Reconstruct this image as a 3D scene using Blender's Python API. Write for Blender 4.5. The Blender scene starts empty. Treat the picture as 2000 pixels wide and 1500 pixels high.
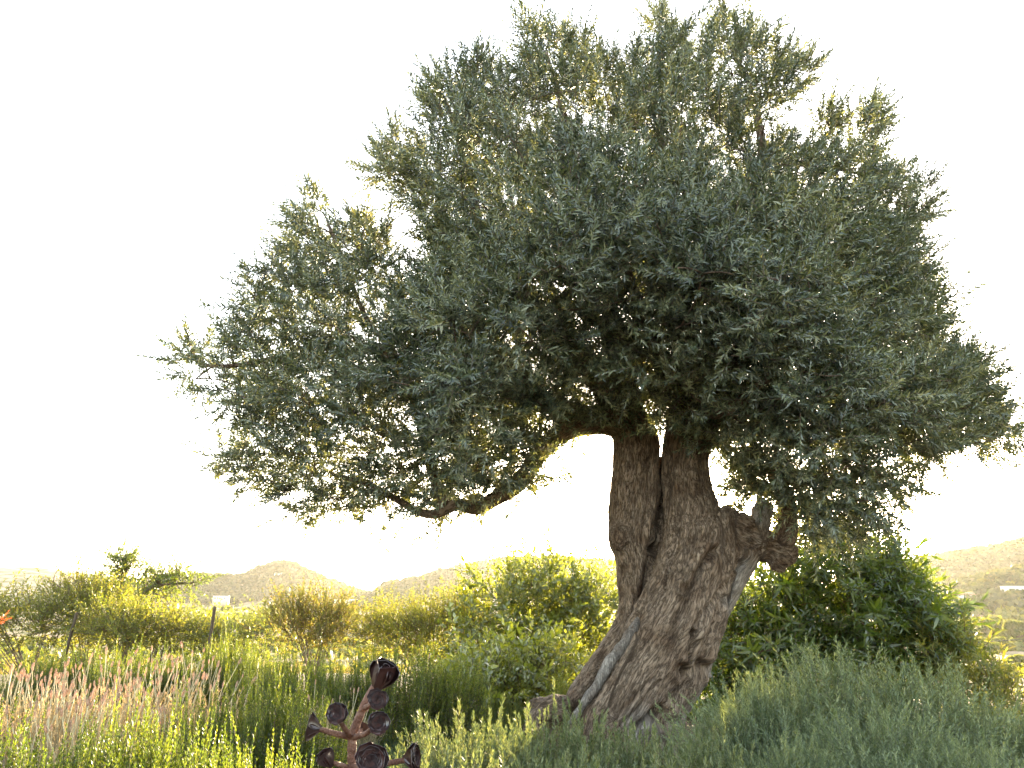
import bpy, math, random
import numpy as np
from mathutils import Vector, Matrix

# ------------------------------------------------------------------ camera, sky, sun, exposure
scene = bpy.context.scene
COL = scene.collection
PITCH = math.radians(15.2)
FPX = 1620.0                       # focal length in pixels of the 2000 px wide photograph
CAM = np.array([0.0, 0.0, 1.0])
cam_d = bpy.data.cameras.new('camera'); cam_d.lens = FPX / 2000 * 36; cam_d.sensor_width = 36
cam_d.clip_start = 0.05; cam_d.clip_end = 9000
cam = bpy.data.objects.new('camera', cam_d); COL.objects.link(cam)
cam.location = CAM; cam.rotation_euler = (math.pi / 2 + PITCH, 0, 0)
scene.camera = cam

SUN_EL, SUN_AZ = math.radians(8.4), math.radians(13.8)      # azimuth to the right of the view
world = bpy.data.worlds.new('World'); scene.world = world; world.use_nodes = True
wn = world.node_tree; bg = wn.nodes['Background']
sky = wn.nodes.new('ShaderNodeTexSky'); sky.sky_type = 'NISHITA'; sky.sun_disc = False
sky.sun_elevation = SUN_EL; sky.sun_rotation = SUN_AZ
sky.altitude = 100; sky.air_density = 1.0; sky.dust_density = 1.5; sky.ozone_density = 0.7
hs = wn.nodes.new('ShaderNodeHueSaturation'); hs.inputs['Saturation'].default_value = .66       # sky colour desaturated to take the blue cast out of its light
wn.links.new(sky.outputs[0], hs.inputs['Color']); wn.links.new(hs.outputs[0], bg.inputs[0]); bg.inputs[1].default_value = 0.15
sd = bpy.data.lights.new('sun', 'SUN'); sd.energy = 5.0; sd.angle = math.radians(0.53); sd.color = (1.0, 0.80, 0.52)
so = bpy.data.objects.new('sun', sd); COL.objects.link(so)
sv = Vector((math.sin(SUN_AZ) * math.cos(SUN_EL), math.cos(SUN_AZ) * math.cos(SUN_EL), math.sin(SUN_EL)))
so.rotation_euler = sv.to_track_quat('Z', 'Y').to_euler(); so.location = (2, 8, 12)
vs = scene.view_settings; vs.view_transform = 'Standard'; vs.look = 'None'; vs.gamma = 1.0
vs.use_curve_mapping = False; vs.exposure = 3.1
scene.render.engine = 'CYCLES'
cy = scene.cycles; cy.max_bounces = 5; cy.diffuse_bounces = 3; cy.glossy_bounces = 1; cy.transmission_bounces = 4
cy.volume_bounces = 0; cy.transparent_max_bounces = 4; cy.caustics_reflective = False; cy.caustics_refractive = False
cy.use_denoising = True; cy.sample_clamp_indirect = 6.0

# ------------------------------------------------------------------ helpers
rng = np.random.default_rng(7)
cT, sT = math.cos(PITCH), math.sin(PITCH)
def P(px, py, y):
    """world point at distance y in front of the camera, seen at photo pixel (px, py)"""
    a, b = (np.asarray(px, float) - 1000) / FPX, (750 - np.asarray(py, float)) / FPX
    k = np.asarray(y, float) / (cT - b * sT)
    return np.stack(np.broadcast_arrays(a * k, cT * k - b * sT * k, CAM[2] + (sT + b * cT) * k), -1)
def zc(p): return p[..., 1] * cT + (p[..., 2] - CAM[2]) * sT
def X(px, y, z=0.0): return (px - 1000) / FPX * (y * cT + (z - CAM[2]) * sT)
def Zat(py, y): return float(P(1000, py, y)[2])

def noise3(p, seed=0):
    p = np.asarray(p, float); i = np.floor(p).astype(np.int64); f = p - i; f = f * f * (3 - 2 * f)
    def h(ix, iy, iz):
        n = (ix * 374761393 + iy * 668265263 + iz * 2147483647 + seed * 1274126177) & 0xFFFFFFFF
        n = ((n ^ (n >> 13)) * 1274126177) & 0xFFFFFFFF
        n = ((n ^ (n >> 16)) * 2246822519) & 0xFFFFFFFF
        return ((n ^ (n >> 15)) & 0xFFFFFF) / float(0xFFFFFF) * 2 - 1
    r = 0
    for dx in (0, 1):
        for dy in (0, 1):
            for dz in (0, 1):
                w = (f[..., 0] if dx else 1 - f[..., 0]) * (f[..., 1] if dy else 1 - f[..., 1]) * (f[..., 2] if dz else 1 - f[..., 2])
                r = r + w * h(i[..., 0] + dx, i[..., 1] + dy, i[..., 2] + dz)
    return r
def fbm(p, o=4, seed=0):
    r, a = 0, 1.0
    for k in range(o): r = r + a * noise3(np.asarray(p) * 2 ** k, seed + k); a *= 0.5
    return r / 1.8
def unit(v): return v / np.maximum(np.linalg.norm(v, axis=-1, keepdims=True), 1e-9)
def smooth(a, b, x): t = np.clip((x - a) / (b - a), 0, 1); return t * t * (3 - 2 * t)

def mesh_np(name, V, F, attrs=None, mat=None, shade=False):
    V = np.asarray(V, np.float32); F = np.asarray(F, np.int32)
    me = bpy.data.meshes.new(name); n, k = F.shape
    me.vertices.add(len(V)); me.vertices.foreach_set('co', V.ravel())
    me.loops.add(n * k); me.loops.foreach_set('vertex_index', F.ravel())
    me.polygons.add(n); me.polygons.foreach_set('loop_start', np.arange(0, n * k, k, dtype=np.int32))
    if shade: me.polygons.foreach_set('use_smooth', np.ones(n, bool))
    for nm, a in (attrs or {}).items():
        a = np.asarray(a, np.float32)
        if a.ndim == 1:
            at = me.attributes.new(nm, 'FLOAT', 'POINT'); at.data.foreach_set('value', a)
        else:
            at = me.attributes.new(nm, 'FLOAT_VECTOR', 'POINT'); at.data.foreach_set('vector', a.ravel())
    me.update(calc_edges=True)
    if mat: me.materials.append(mat)
    return me
def obj(name, me, parent=None, loc=(0, 0, 0), kind=None):
    o = bpy.data.objects.new(name, me); COL.objects.link(o); o.location = loc
    if parent is not None: o.parent = parent
    if kind: o['kind'] = kind
    return o
def thing(name, label, cat, loc=(0, 0, 0), rz=0.0, sc=1.0, group=None, me=None):
    o = bpy.data.objects.new(name, me); COL.objects.link(o); o.location = loc; o.rotation_euler = (0, 0, rz)
    o.scale = (sc, sc, sc) if np.isscalar(sc) else sc
    o['label'] = label; o['category'] = cat
    if group: o['group'] = group
    return o
class Geo:
    """collects triangle pieces with float attributes"""
    def __init__(s): s.V, s.F, s.n, s.A = [], [], 0, {}
    def add(s, V, F, **a):
        V = np.asarray(V, float); F = np.asarray(F, int)
        if F.shape[1] == 4: F = np.concatenate([F[:, [0, 1, 2]], F[:, [0, 2, 3]]])
        s.V.append(V); s.F.append(F + s.n); s.n += len(V)
        for k, v in a.items(): s.A.setdefault(k, []).append(np.broadcast_to(np.asarray(v, float), (len(V),)))
    def arrays(s): return np.concatenate(s.V), np.concatenate(s.F), {k: np.concatenate(v) for k, v in s.A.items()}
    def mesh(s, name, mat, shade=False):
        V, F, A = s.arrays(); return mesh_np(name, V, F, A, mat, shade)
def resample(pts, rad, step):
    pts = np.asarray(pts, float); rad = np.asarray(rad, float)
    n = len(pts); ext = np.vstack([2 * pts[0] - pts[1], pts, 2 * pts[-1] - pts[-2]]); er = np.concatenate([[rad[0]], rad, [rad[-1]]])
    op, orr = [], []
    for i in range(n - 1):
        p0, p1, p2, p3 = ext[i:i + 4]; m = max(2, int(np.linalg.norm(p2 - p1) / step))
        for t in np.arange(m) / m:
            op.append(0.5 * (2 * p1 + (p2 - p0) * t + (2 * p0 - 5 * p1 + 4 * p2 - p3) * t ** 2 + (3 * p1 - p0 - 3 * p2 + p3) * t ** 3))
            orr.append(er[i + 1] + (er[i + 2] - er[i + 1]) * (t * t * (3 - 2 * t)))
    op.append(pts[-1]); orr.append(rad[-1])
    return np.array(op), np.array(orr)
def frames(pts):
    T = unit(np.gradient(pts, axis=0)); a = np.array([1., 0, 0]) if abs(T[0][0]) < .8 else np.array([0, 1., 0])
    N = []; u = unit(a - T[0] * (a @ T[0]))
    for t in T: u = unit(u - t * (u @ t)); N.append(u)
    N = np.array(N); return T, N, np.cross(T, N)
def tube(pts, rad, seg=8, wob=0.0, seed=0):
    pts = np.asarray(pts, float); rad = np.asarray(rad, float); T, N, B = frames(pts); n = len(pts)
    a = np.arange(seg) / seg * 2 * math.pi
    D = N[:, None] * np.cos(a)[None, :, None] + B[:, None] * np.sin(a)[None, :, None]
    R = np.repeat(rad[:, None], seg, 1)
    if wob: R = R * (1 + wob * noise3((pts[:, None] + D * rad[:, None, None]) / max(rad.max() * 1.6, 1e-3), seed))
    V = (pts[:, None] + D * R[..., None]).reshape(-1, 3)
    i, j = np.meshgrid(np.arange(n - 1), np.arange(seg), indexing='ij'); j2 = (j + 1) % seg
    F = np.stack([i * seg + j, i * seg + j2, (i + 1) * seg + j2, (i + 1) * seg + j], -1).reshape(-1, 4)
    F = np.concatenate([F[:, [0, 1, 2]], F[:, [0, 2, 3]]])
    V = np.vstack([V, pts[0], pts[-1]]); b, e = n * seg, n * seg + 1; k = np.arange(seg)
    F = np.vstack([F, np.stack([np.full(seg, b), (k + 1) % seg, k], -1), np.stack([np.full(seg, e), (n - 1) * seg + k, (n - 1) * seg + (k + 1) % seg], -1)])
    return V, F
def basis(d, roll):
    """rotation matrices whose third column is d"""
    d = unit(d); a = np.where(np.abs(d[:, 2:3]) < .9, np.array([[0, 0, 1.]]), np.array([[1., 0, 0]]))
    x = unit(np.cross(a, d)); y = np.cross(d, x); c, s = np.cos(roll)[:, None], np.sin(roll)[:, None]
    return np.stack([x * c + y * s, y * c - x * s, d], -1)
def rdir(n, r=rng): return unit(r.normal(size=(n, 3)))
def merge(protos, idx, M, T, dv):
    g = Geo()
    for k, (V, F, A) in enumerate(protos):
        s = np.where(idx == k)[0]
        if not len(s): continue
        W = np.einsum('nij,vj->nvi', M[s], V) + T[s][:, None]
        FF = F[None] + (np.arange(len(s)) * len(V))[:, None, None]
        g.add(W.reshape(-1, 3), FF.reshape(-1, 3), v=(A['v'][None] + dv[s][:, None]).ravel(), w=np.tile(A['w'], len(s)))
    return g

def sprig(r, n, L, ll, lw, ang, bend=0.15, stem=0.002, t0=0.1, whorl=2, fold=0.25, taper=0.35, wide=False, curl=0.15, tuft=0.0):
    """a twig of length L along +Z with n leaves; returns V, F, attributes"""
    g = Geo(); bd = r.normal(size=2) * bend
    ax = lambda t: np.array([bd[0] * t * t * L, bd[1] * t * t * L, t * L])
    ts = np.linspace(0, 1, 3); pts = np.array([ax(t) for t in ts])
    V, F = tube(pts[[0, 2]] if n > 20 else pts, stem * (1.15 - (ts[[0, 2]] if n > 20 else ts)), 3); F = F[:-6]; g.add(V, F, v=0.5, w=1.0)
    for i in range(n):
        t = t0 + (1 - t0) * ((i // whorl) * whorl + r.uniform(0, .6 * whorl)) / max(n - 1, 1); t = min(t, 1.0)
        if tuft and r.uniform() < tuft: t = 1 - .12 * r.uniform()
        ph = (i % whorl) * 2 * math.pi / whorl + (i // whorl) * (math.pi / 2 if whorl == 2 else 1.1) + r.normal() * .25
        a = ang * (1.15 - .6 * t) + r.normal() * .17
        p = ax(t); axd = unit(np.array([2 * bd[0] * t, 2 * bd[1] * t, 1.]))
        rad = np.array([math.cos(ph), math.sin(ph), 0]); rad = unit(rad - axd * (rad @ axd)); sd_ = np.cross(axd, rad)
        d = axd * math.cos(a) + rad * math.sin(a); nrm = np.cross(d, sd_)
        k = (1 - taper * t) * r.uniform(.75, 1.15); l, w = ll * k, lw * k * r.uniform(.85, 1.1)
        tw = r.normal() * .35; s2 = sd_ * math.cos(tw) + nrm * math.sin(tw); n2 = np.cross(d, s2)
        if wide:
            Vl = [p, p + d * l * .32 + s2 * w * .46 + n2 * w * fold * .4, p + d * l * .32 - s2 * w * .46 + n2 * w * fold * .4,
                  p + d * l * .7 + s2 * w * .34 + n2 * (w * fold * .2 - l * curl * .4), p + d * l * .7 - s2 * w * .34 + n2 * (w * fold * .2 - l * curl * .4), p + d * l - n2 * l * curl]
            Fl = [[0, 2, 1], [1, 2, 4], [1, 4, 3], [3, 4, 5]]
        else:
            Vl = [p, p + d * l * .45 + s2 * w * .5 + n2 * w * fold, p + d * l - n2 * l * curl, p + d * l * .45 - s2 * w * .5 + n2 * w * fold]
            Fl = [[0, 2, 1], [0, 3, 2]]
        g.add(Vl, Fl, v=r.uniform(0.12, .88), w=0.0)
    return g.arrays()

# ------------------------------------------------------------------ materials
def nodes(name):
    m = bpy.data.materials.new(name); m.use_nodes = True; t = m.node_tree; t.nodes.clear()
    out = t.nodes.new('ShaderNodeOutputMaterial')
    return m, t, out, (lambda ty, **k: _n(t, ty, k)), t.links.new
def _n(t, ty, k):
    n = t.nodes.new(ty)
    for a, b in k.items(): setattr(n, a, b)
    return n
def ramp(n, stops):
    e = n.color_ramp.elements
    while len(e) > 1: e.remove(e[-1])
    e[0].position, e[0].color = stops[0][0], (*stops[0][1], 1)
    for p, c in stops[1:]: e.new(p).color = (*c, 1)
    return n
def leaf_mat(name, stops, trans, wood=(0.12, 0.075, 0.045), tf=0.4, gloss=0.05, rough=0.4, clump=0.9, vary=0.35):
    """stops: leaf colours by attribute v; trans: colour of the light let through (real leaf transmission)"""
    m, t, out, N, L = nodes(name)
    av = N('ShaderNodeAttribute', attribute_name='v'); aw = N('ShaderNodeAttribute', attribute_name='w')
    geo = N('ShaderNodeNewGeometry'); nz = N('ShaderNodeTexNoise'); nz.inputs['Scale'].default_value = clump; nz.inputs['Detail'].default_value = 2
    L(geo.outputs['Position'], nz.inputs['Vector'])
    ma = N('ShaderNodeMath', operation='MULTIPLY_ADD'); L(nz.outputs[0], ma.inputs[0]); ma.inputs[1].default_value = vary * 2; ma.inputs[2].default_value = -vary
    ad = N('ShaderNodeMath', operation='ADD'); L(av.outputs['Fac'], ad.inputs[0]); L(ma.outputs[0], ad.inputs[1])
    cr = ramp(N('ShaderNodeValToRGB'), stops); L(ad.outputs[0], cr.inputs[0])
    mx = N('ShaderNodeMix', data_type='RGBA'); L(aw.outputs['Fac'], mx.inputs[0]); L(cr.outputs[0], mx.inputs[6]); mx.inputs[7].default_value = (*wood, 1)
    df = N('ShaderNodeBsdfDiffuse'); L(mx.outputs[2], df.inputs[0])
    tc = N('ShaderNodeMix', data_type='RGBA', blend_type='MULTIPLY'); tc.inputs[0].default_value = 1; L(mx.outputs[2], tc.inputs[6]); tc.inputs[7].default_value = (*trans, 1)
    tr = N('ShaderNodeBsdfTranslucent'); L(tc.outputs[2], tr.inputs[0])
    wf = N('ShaderNodeMath', operation='MULTIPLY_ADD'); L(aw.outputs['Fac'], wf.inputs[0]); wf.inputs[1].default_value = -tf; wf.inputs[2].default_value = tf
    m1 = N('ShaderNodeMixShader'); L(wf.outputs[0], m1.inputs[0]); L(df.outputs[0], m1.inputs[1]); L(tr.outputs[0], m1.inputs[2])
    gl = N('ShaderNodeBsdfGlossy'); gl.inputs['Roughness'].default_value = rough; gl.inputs[0].default_value = (.9, .9, .9, 1)
    m2 = N('ShaderNodeMixShader'); m2.inputs[0].default_value = gloss; L(m1.outputs[0], m2.inputs[1]); L(gl.outputs[0], m2.inputs[2])
    L(m2.outputs[0], out.inputs[0]); return m
def plain_mat(name, stops, scale=8, rough=0.8, bump=0.0, detail=5, bscale=None, spec=0.3, stretch=(1, 1, 1)):
    m, t, out, N, L = nodes(name); b = N('ShaderNodeBsdfPrincipled'); tc = N('ShaderNodeTexCoord')
    mp = N('ShaderNodeMapping'); mp.inputs['Scale'].default_value = stretch; L(tc.outputs['Object'], mp.inputs[0])
    nz = N('ShaderNodeTexNoise'); nz.inputs['Scale'].default_value = scale; nz.inputs['Detail'].default_value = detail; L(mp.outputs[0], nz.inputs['Vector'])
    cr = ramp(N('ShaderNodeValToRGB'), stops); L(nz.outputs[0], cr.inputs[0]); L(cr.outputs[0], b.inputs['Base Color'])
    b.inputs['Roughness'].default_value = rough; b.inputs['Specular IOR Level'].default_value = spec
    if bump:
        n2 = N('ShaderNodeTexNoise'); n2.inputs['Scale'].default_value = bscale or scale * 3; n2.inputs['Detail'].default_value = 6; L(mp.outputs[0], n2.inputs['Vector'])
        bp = N('ShaderNodeBump'); bp.inputs['Strength'].default_value = bump; bp.inputs['Distance'].default_value = .02; L(n2.outputs[0], bp.inputs['Height']); L(bp.outputs[0], b.inputs['Normal'])
    L(b.outputs[0], out.inputs[0]); return m
def bark_mat():
    """uses attribute bark: coordinates straightened along the stem; dead: share of bare grey wood"""
    m, t, out, N, L = nodes('olive_bark'); b = N('ShaderNodeBsdfPrincipled')
    ac = N('ShaderNodeAttribute', attribute_name='bark'); ad = N('ShaderNodeAttribute', attribute_name='dead'); ah = N('ShaderNodeAttribute', attribute_name='cav')
    mp = N('ShaderNodeMapping'); mp.inputs['Scale'].default_value = (1, 1, .3); L(ac.outputs['Vector'], mp.inputs[0])
    n1 = N('ShaderNodeTexNoise'); n1.inputs['Scale'].default_value = 64; n1.inputs['Detail'].default_value = 8; n1.inputs['Roughness'].default_value = .68; n1.inputs['Distortion'].default_value = .3; L(mp.outputs[0], n1.inputs['Vector'])
    n2 = N('ShaderNodeTexNoise'); n2.inputs['Scale'].default_value = 6; n2.inputs['Detail'].default_value = 4; L(ac.outputs['Vector'], n2.inputs['Vector'])
    c1 = ramp(N('ShaderNodeValToRGB'), [(.32, (.15, .100, .066)), (.46, (.24, .168, .114)), (.58, (.325, .238, .168)), (.72, (.43, .33, .24))]); L(n1.outputs[0], c1.inputs[0])
    c2 = ramp(N('ShaderNodeValToRGB'), [(.36, (.20, .165, .135)), (.5, (.33, .285, .24)), (.66, (.43, .38, .33))]); L(n1.outputs[0], c2.inputs[0])
    mm = N('ShaderNodeMix', data_type='RGBA'); L(ad.outputs['Fac'], mm.inputs[0]); L(c1.outputs[0], mm.inputs[6]); L(c2.outputs[0], mm.inputs[7])
    c3 = ramp(N('ShaderNodeValToRGB'), [(.3, (.62, .55, .5)), (.52, (1, 1, 1)), (.72, (1.2, 1.2, 1.22))]); L(n2.outputs[0], c3.inputs[0])
    m3 = N('ShaderNodeMix', data_type='RGBA', blend_type='MULTIPLY'); m3.inputs[0].default_value = 1; L(mm.outputs[2], m3.inputs[6]); L(c3.outputs[0], m3.inputs[7])
    b.inputs['Roughness'].default_value = .85; b.inputs['Specular IOR Level'].default_value = .25
    nd = N('ShaderNodeTexNoise'); nd.inputs['Scale'].default_value = 14; nd.inputs['Detail'].default_value = 3; L(mp.outputs[0], nd.inputs['Vector'])
    vd = N('ShaderNodeVectorMath', operation='MULTIPLY_ADD'); L(nd.outputs['Color'], vd.inputs[0]); vd.inputs[1].default_value = (.05, .05, .05); L(mp.outputs[0], vd.inputs[2])
    mq = N('ShaderNodeMapping'); mq.inputs['Scale'].default_value = (1, 1, .55); L(vd.outputs[0], mq.inputs[0])
    v = N('ShaderNodeTexNoise'); v.inputs['Scale'].default_value = 62; v.inputs['Detail'].default_value = 3; v.inputs['Roughness'].default_value = .6; L(mq.outputs[0], v.inputs['Vector'])
    va = N('ShaderNodeMath', operation='SUBTRACT'); L(v.outputs[0], va.inputs[0]); va.inputs[1].default_value = .5
    vb = N('ShaderNodeMath', operation='ABSOLUTE'); L(va.outputs[0], vb.inputs[0])
    vm = N('ShaderNodeMapRange'); vm.interpolation_type = 'SMOOTHSTEP'; vm.inputs[1].default_value = .0; vm.inputs[2].default_value = .075; L(vb.outputs[0], vm.inputs[0])
    dk = N('ShaderNodeMath', operation='MULTIPLY_ADD'); L(ad.outputs['Fac'], dk.inputs[0]); dk.inputs[1].default_value = -.25; dk.inputs[2].default_value = .62     # share of dark crack
    iv = N('ShaderNodeMath', operation='SUBTRACT'); iv.inputs[0].default_value = 1; L(vm.outputs[0], iv.inputs[1])
    ck = N('ShaderNodeMath', operation='MULTIPLY'); L(iv.outputs[0], ck.inputs[0]); L(dk.outputs[0], ck.inputs[1])
    m4 = N('ShaderNodeMix', data_type='RGBA'); L(ck.outputs[0], m4.inputs[0]); L(m3.outputs[2], m4.inputs[6]); m4.inputs[7].default_value = (.028, .019, .013, 1); L(m4.outputs[2], b.inputs['Base Color'])
    hs = N('ShaderNodeMath', operation='MULTIPLY_ADD'); L(vm.outputs[0], hs.inputs[0]); hs.inputs[1].default_value = .7; L(n1.outputs[0], hs.inputs[2])
    bp = N('ShaderNodeBump'); bp.inputs['Strength'].default_value = .9; bp.inputs['Distance'].default_value = .016; L(hs.outputs[0], bp.inputs['Height']); L(bp.outputs[0], b.inputs['Normal'])
    L(b.outputs[0], out.inputs[0]); return m

M_BARK = bark_mat()
M_TWIG = plain_mat('twig_bark', [(.3, (.09, .06, .04)), (.7, (.22, .16, .115))], 20, .85, .6, stretch=(1, 1, .4))
M_OLIVE = leaf_mat('olive_leaf', [(0, (.025, .041, .020)), (.3, (.060, .085, .043)), (.6, (.138, .166, .092)), (.85, (.25, .275, .165)), (1, (.36, .36, .21))],
                   (1.7, 1.5, .55), wood=(.15, .11, .075), tf=.30, gloss=.10, rough=.38, clump=1.3, vary=.32)
M_ROSE = leaf_mat('rosemary_needle', [(0, (.026, .048, .010)), (.45, (.058, .094, .016)), (.8, (.105, .145, .024)), (1, (.16, .185, .036))],
                  (2.6, 2.15, .7), wood=(.10, .07, .04), tf=.6, gloss=.05, rough=.4, clump=2.2)
M_LAVG = leaf_mat('lavender_leaf', [(0, (.22, .19, .10)), (.5, (.38, .32, .20)), (1, (.52, .43, .30))], (1.5, 1.25, .8), wood=(.38, .31, .18), tf=.5, gloss=.03, clump=3)
M_LAVF = leaf_mat('lavender_flower', [(0, (.36, .23, .14)), (.5, (.54, .40, .27)), (1, (.66, .55, .41))], (1.4, 1.0, .8), wood=(.52, .44, .26), tf=.4, gloss=.02, clump=4)
M_GREY = leaf_mat('grey_herb', [(0, (.09, .125, .065)), (.5, (.17, .215, .115)), (1, (.29, .32, .17))], (1.5, 1.4, .6), wood=(.15, .16, .09), tf=.4, gloss=.04, clump=2.0)
M_HERB = leaf_mat('pale_herb', [(0, (.085, .115, .05)), (.5, (.155, .19, .085)), (1, (.25, .26, .125))], (1.15, 1.1, .5), wood=(.17, .15, .08), tf=.4, gloss=.04, clump=2.5)
M_BROAD = leaf_mat('citrus_leaf', [(0, (.07, .10, .018)), (.5, (.13, .175, .03)), (1, (.22, .25, .055))], (2.4, 2.0, .5), wood=(.10, .07, .04), tf=.5, gloss=.10, rough=.3, clump=2)
M_PEACH = leaf_mat('peach_leaf', [(0, (.028, .058, .014)), (.5, (.065, .11, .022)), (1, (.13, .18, .04))], (2.6, 2.1, .4), wood=(.12, .06, .035), tf=.45, gloss=.07, rough=.35, clump=2)
M_YELL = leaf_mat('yellow_shrub_leaf', [(0, (.08, .11, .022)), (.5, (.145, .175, .035)), (1, (.25, .24, .06))], (2.0, 1.7, .5), wood=(.12, .08, .05), tf=.5, gloss=.05, clump=1.5)
M_RUST = leaf_mat('rusty_shrub_leaf', [(0, (.08, .11, .024)), (.5, (.14, .165, .04)), (1, (.23, .20, .065))], (1.9, 1.5, .6), wood=(.14, .08, .05), tf=.5, gloss=.05, clump=1.5)
M_GRASS = leaf_mat('grass_blade', [(0, (.045, .08, .038)), (.5, (.08, .125, .055)), (1, (.13, .175, .075))], (1.6, 1.5, .6), tf=.4, gloss=.04, clump=1.2)
M_DRY = leaf_mat('dry_grass_blade', [(0, (.11, .12, .04)), (.5, (.22, .19, .08)), (1, (.34, .27, .13))], (1.6, 1.4, .6), tf=.45, gloss=.03, clump=.6)
M_FAR = leaf_mat('valley_leaf', [(0, (.06, .08, .022)), (.5, (.11, .13, .035)), (1, (.18, .18, .05))], (1.8, 1.6, .6), wood=(.1, .07, .05), tf=.45, gloss=.02, clump=.05)
M_PINE = leaf_mat('hill_wood_leaf', [(0, (.03, .045, .018)), (.5, (.055, .072, .028)), (1, (.10, .11, .04))], (1.6, 1.4, .6), tf=.3, gloss=.02, clump=.02)
M_RED = leaf_mat('red_leaf', [(0, (.22, .04, .015)), (.5, (.33, .085, .025)), (1, (.36, .17, .05))], (1.3, 1.0, .6), tf=.4, gloss=.05)
M_STONE = plain_mat('stone', [(.3, (.13, .095, .065)), (.7, (.27, .20, .15))], 5, .9, .8)
M_POST = plain_mat('weathered_post', [(.3, (.06, .045, .03)), (.7, (.15, .11, .075))], 12, .9, .7, stretch=(1, 1, .15))
M_WIRE = plain_mat('wire', [(.3, (.05, .045, .04)), (.7, (.09, .08, .07))], 4, .6)
M_WALL = plain_mat('whitewash', [(.3, (.55, .52, .47)), (.7, (.64, .61, .56))], 1.5, .9)
M_ROOF = plain_mat('roof_tile', [(.3, (.30, .17, .11)), (.7, (.42, .26, .18))], 3, .9)
M_PANE = plain_mat('window_glass', [(.3, (.05, .06, .07)), (.7, (.08, .09, .10))], 2, .2)

# ------------------------------------------------------------------ terrain
SKY = {  # skylines of the ridges: distance, width, points (photo pixel x, y)
 'far': (2300, 330, [(-900, 1075), (-300, 1080), (0, 1098), (150, 1106), (260, 1125), (330, 1150), (420, 1195), (3000, 1195)]),
 'mid': (1500, 230, [(-900, 1195), (60, 1175), (250, 1150), (330, 1135), (390, 1124), (430, 1126), (500, 1130), (540, 1110), (575, 1100), (605, 1106), (650, 1130), (700, 1150), (742, 1163), (770, 1185), (3000, 1195)]),
 'mid2': (1150, 210, [(-900, 1195), (690, 1190), (745, 1166), (775, 1146), (850, 1126), (900, 1111), (960, 1101), (1050, 1095), (1150, 1098), (1300, 1110), (1500, 1140), (1650, 1180), (3000, 1195)]),
 'right': (900, 190, [(-900, 1195), (1450, 1190), (1600, 1150), (1720, 1105), (1830, 1082), (1920, 1068), (2000, 1052), (2200, 1015), (2700, 1000), (3500, 1060)]),
 'near': (520, 95, [(-900, 1195), (1650, 1195), (1760, 1165), (1850, 1138), (1920, 1122), (2000, 1104), (2200, 1085), (3000, 1110)]),
}
VALLEY = -11.0
def ground(x, y):
    x = np.asarray(x, float); y = np.asarray(y, float); r = np.hypot(x, y)
    yy = y + 0.25 * x * smooth(0, 30, x)
    z = VALLEY * smooth(9.5, 95, yy) * (y > 0)
    z = z + smooth(2, 120, -y) * 9 + .05 * noise3(np.stack([x * .8, y * .8, x * 0], -1), 3) * (r < 200)
    a = np.where(y > 1, x / np.maximum(y, 1), np.sign(x) * 9)
    px = 1000 + a * FPX * cT
    for k, (R, W, pts) in SKY.items():
        q = np.array(pts, float); el = np.interp(px, q[:, 0], q[:, 1])
        top = np.array([Zat(e, 1.0) - CAM[2] for e in np.linspace(950, 1250, 61)])
        hh = np.interp(el, np.linspace(950, 1250, 61), top) * R * cT / math.cos(0.0) + CAM[2] - VALLEY
        d = y - R
        g = np.exp(-(np.where(d < 0, d / (W * 1.25), d / (W * 1.8))) ** 2)
        rough = (fbm(np.stack([x, y, x * 0], -1) / 60.0, 4, 11) * .07) * R / 26
        ridge = (np.maximum(hh, 0) * g + rough * g * (hh > 6) * smooth(0, 25, hh)) * (y > 0)
        z = np.maximum(z, VALLEY + ridge * smooth(6, 9, ridge + 6.2))
    return z
def G(x, y): return float(ground(np.array([x]), np.array([y]))[0])

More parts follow.
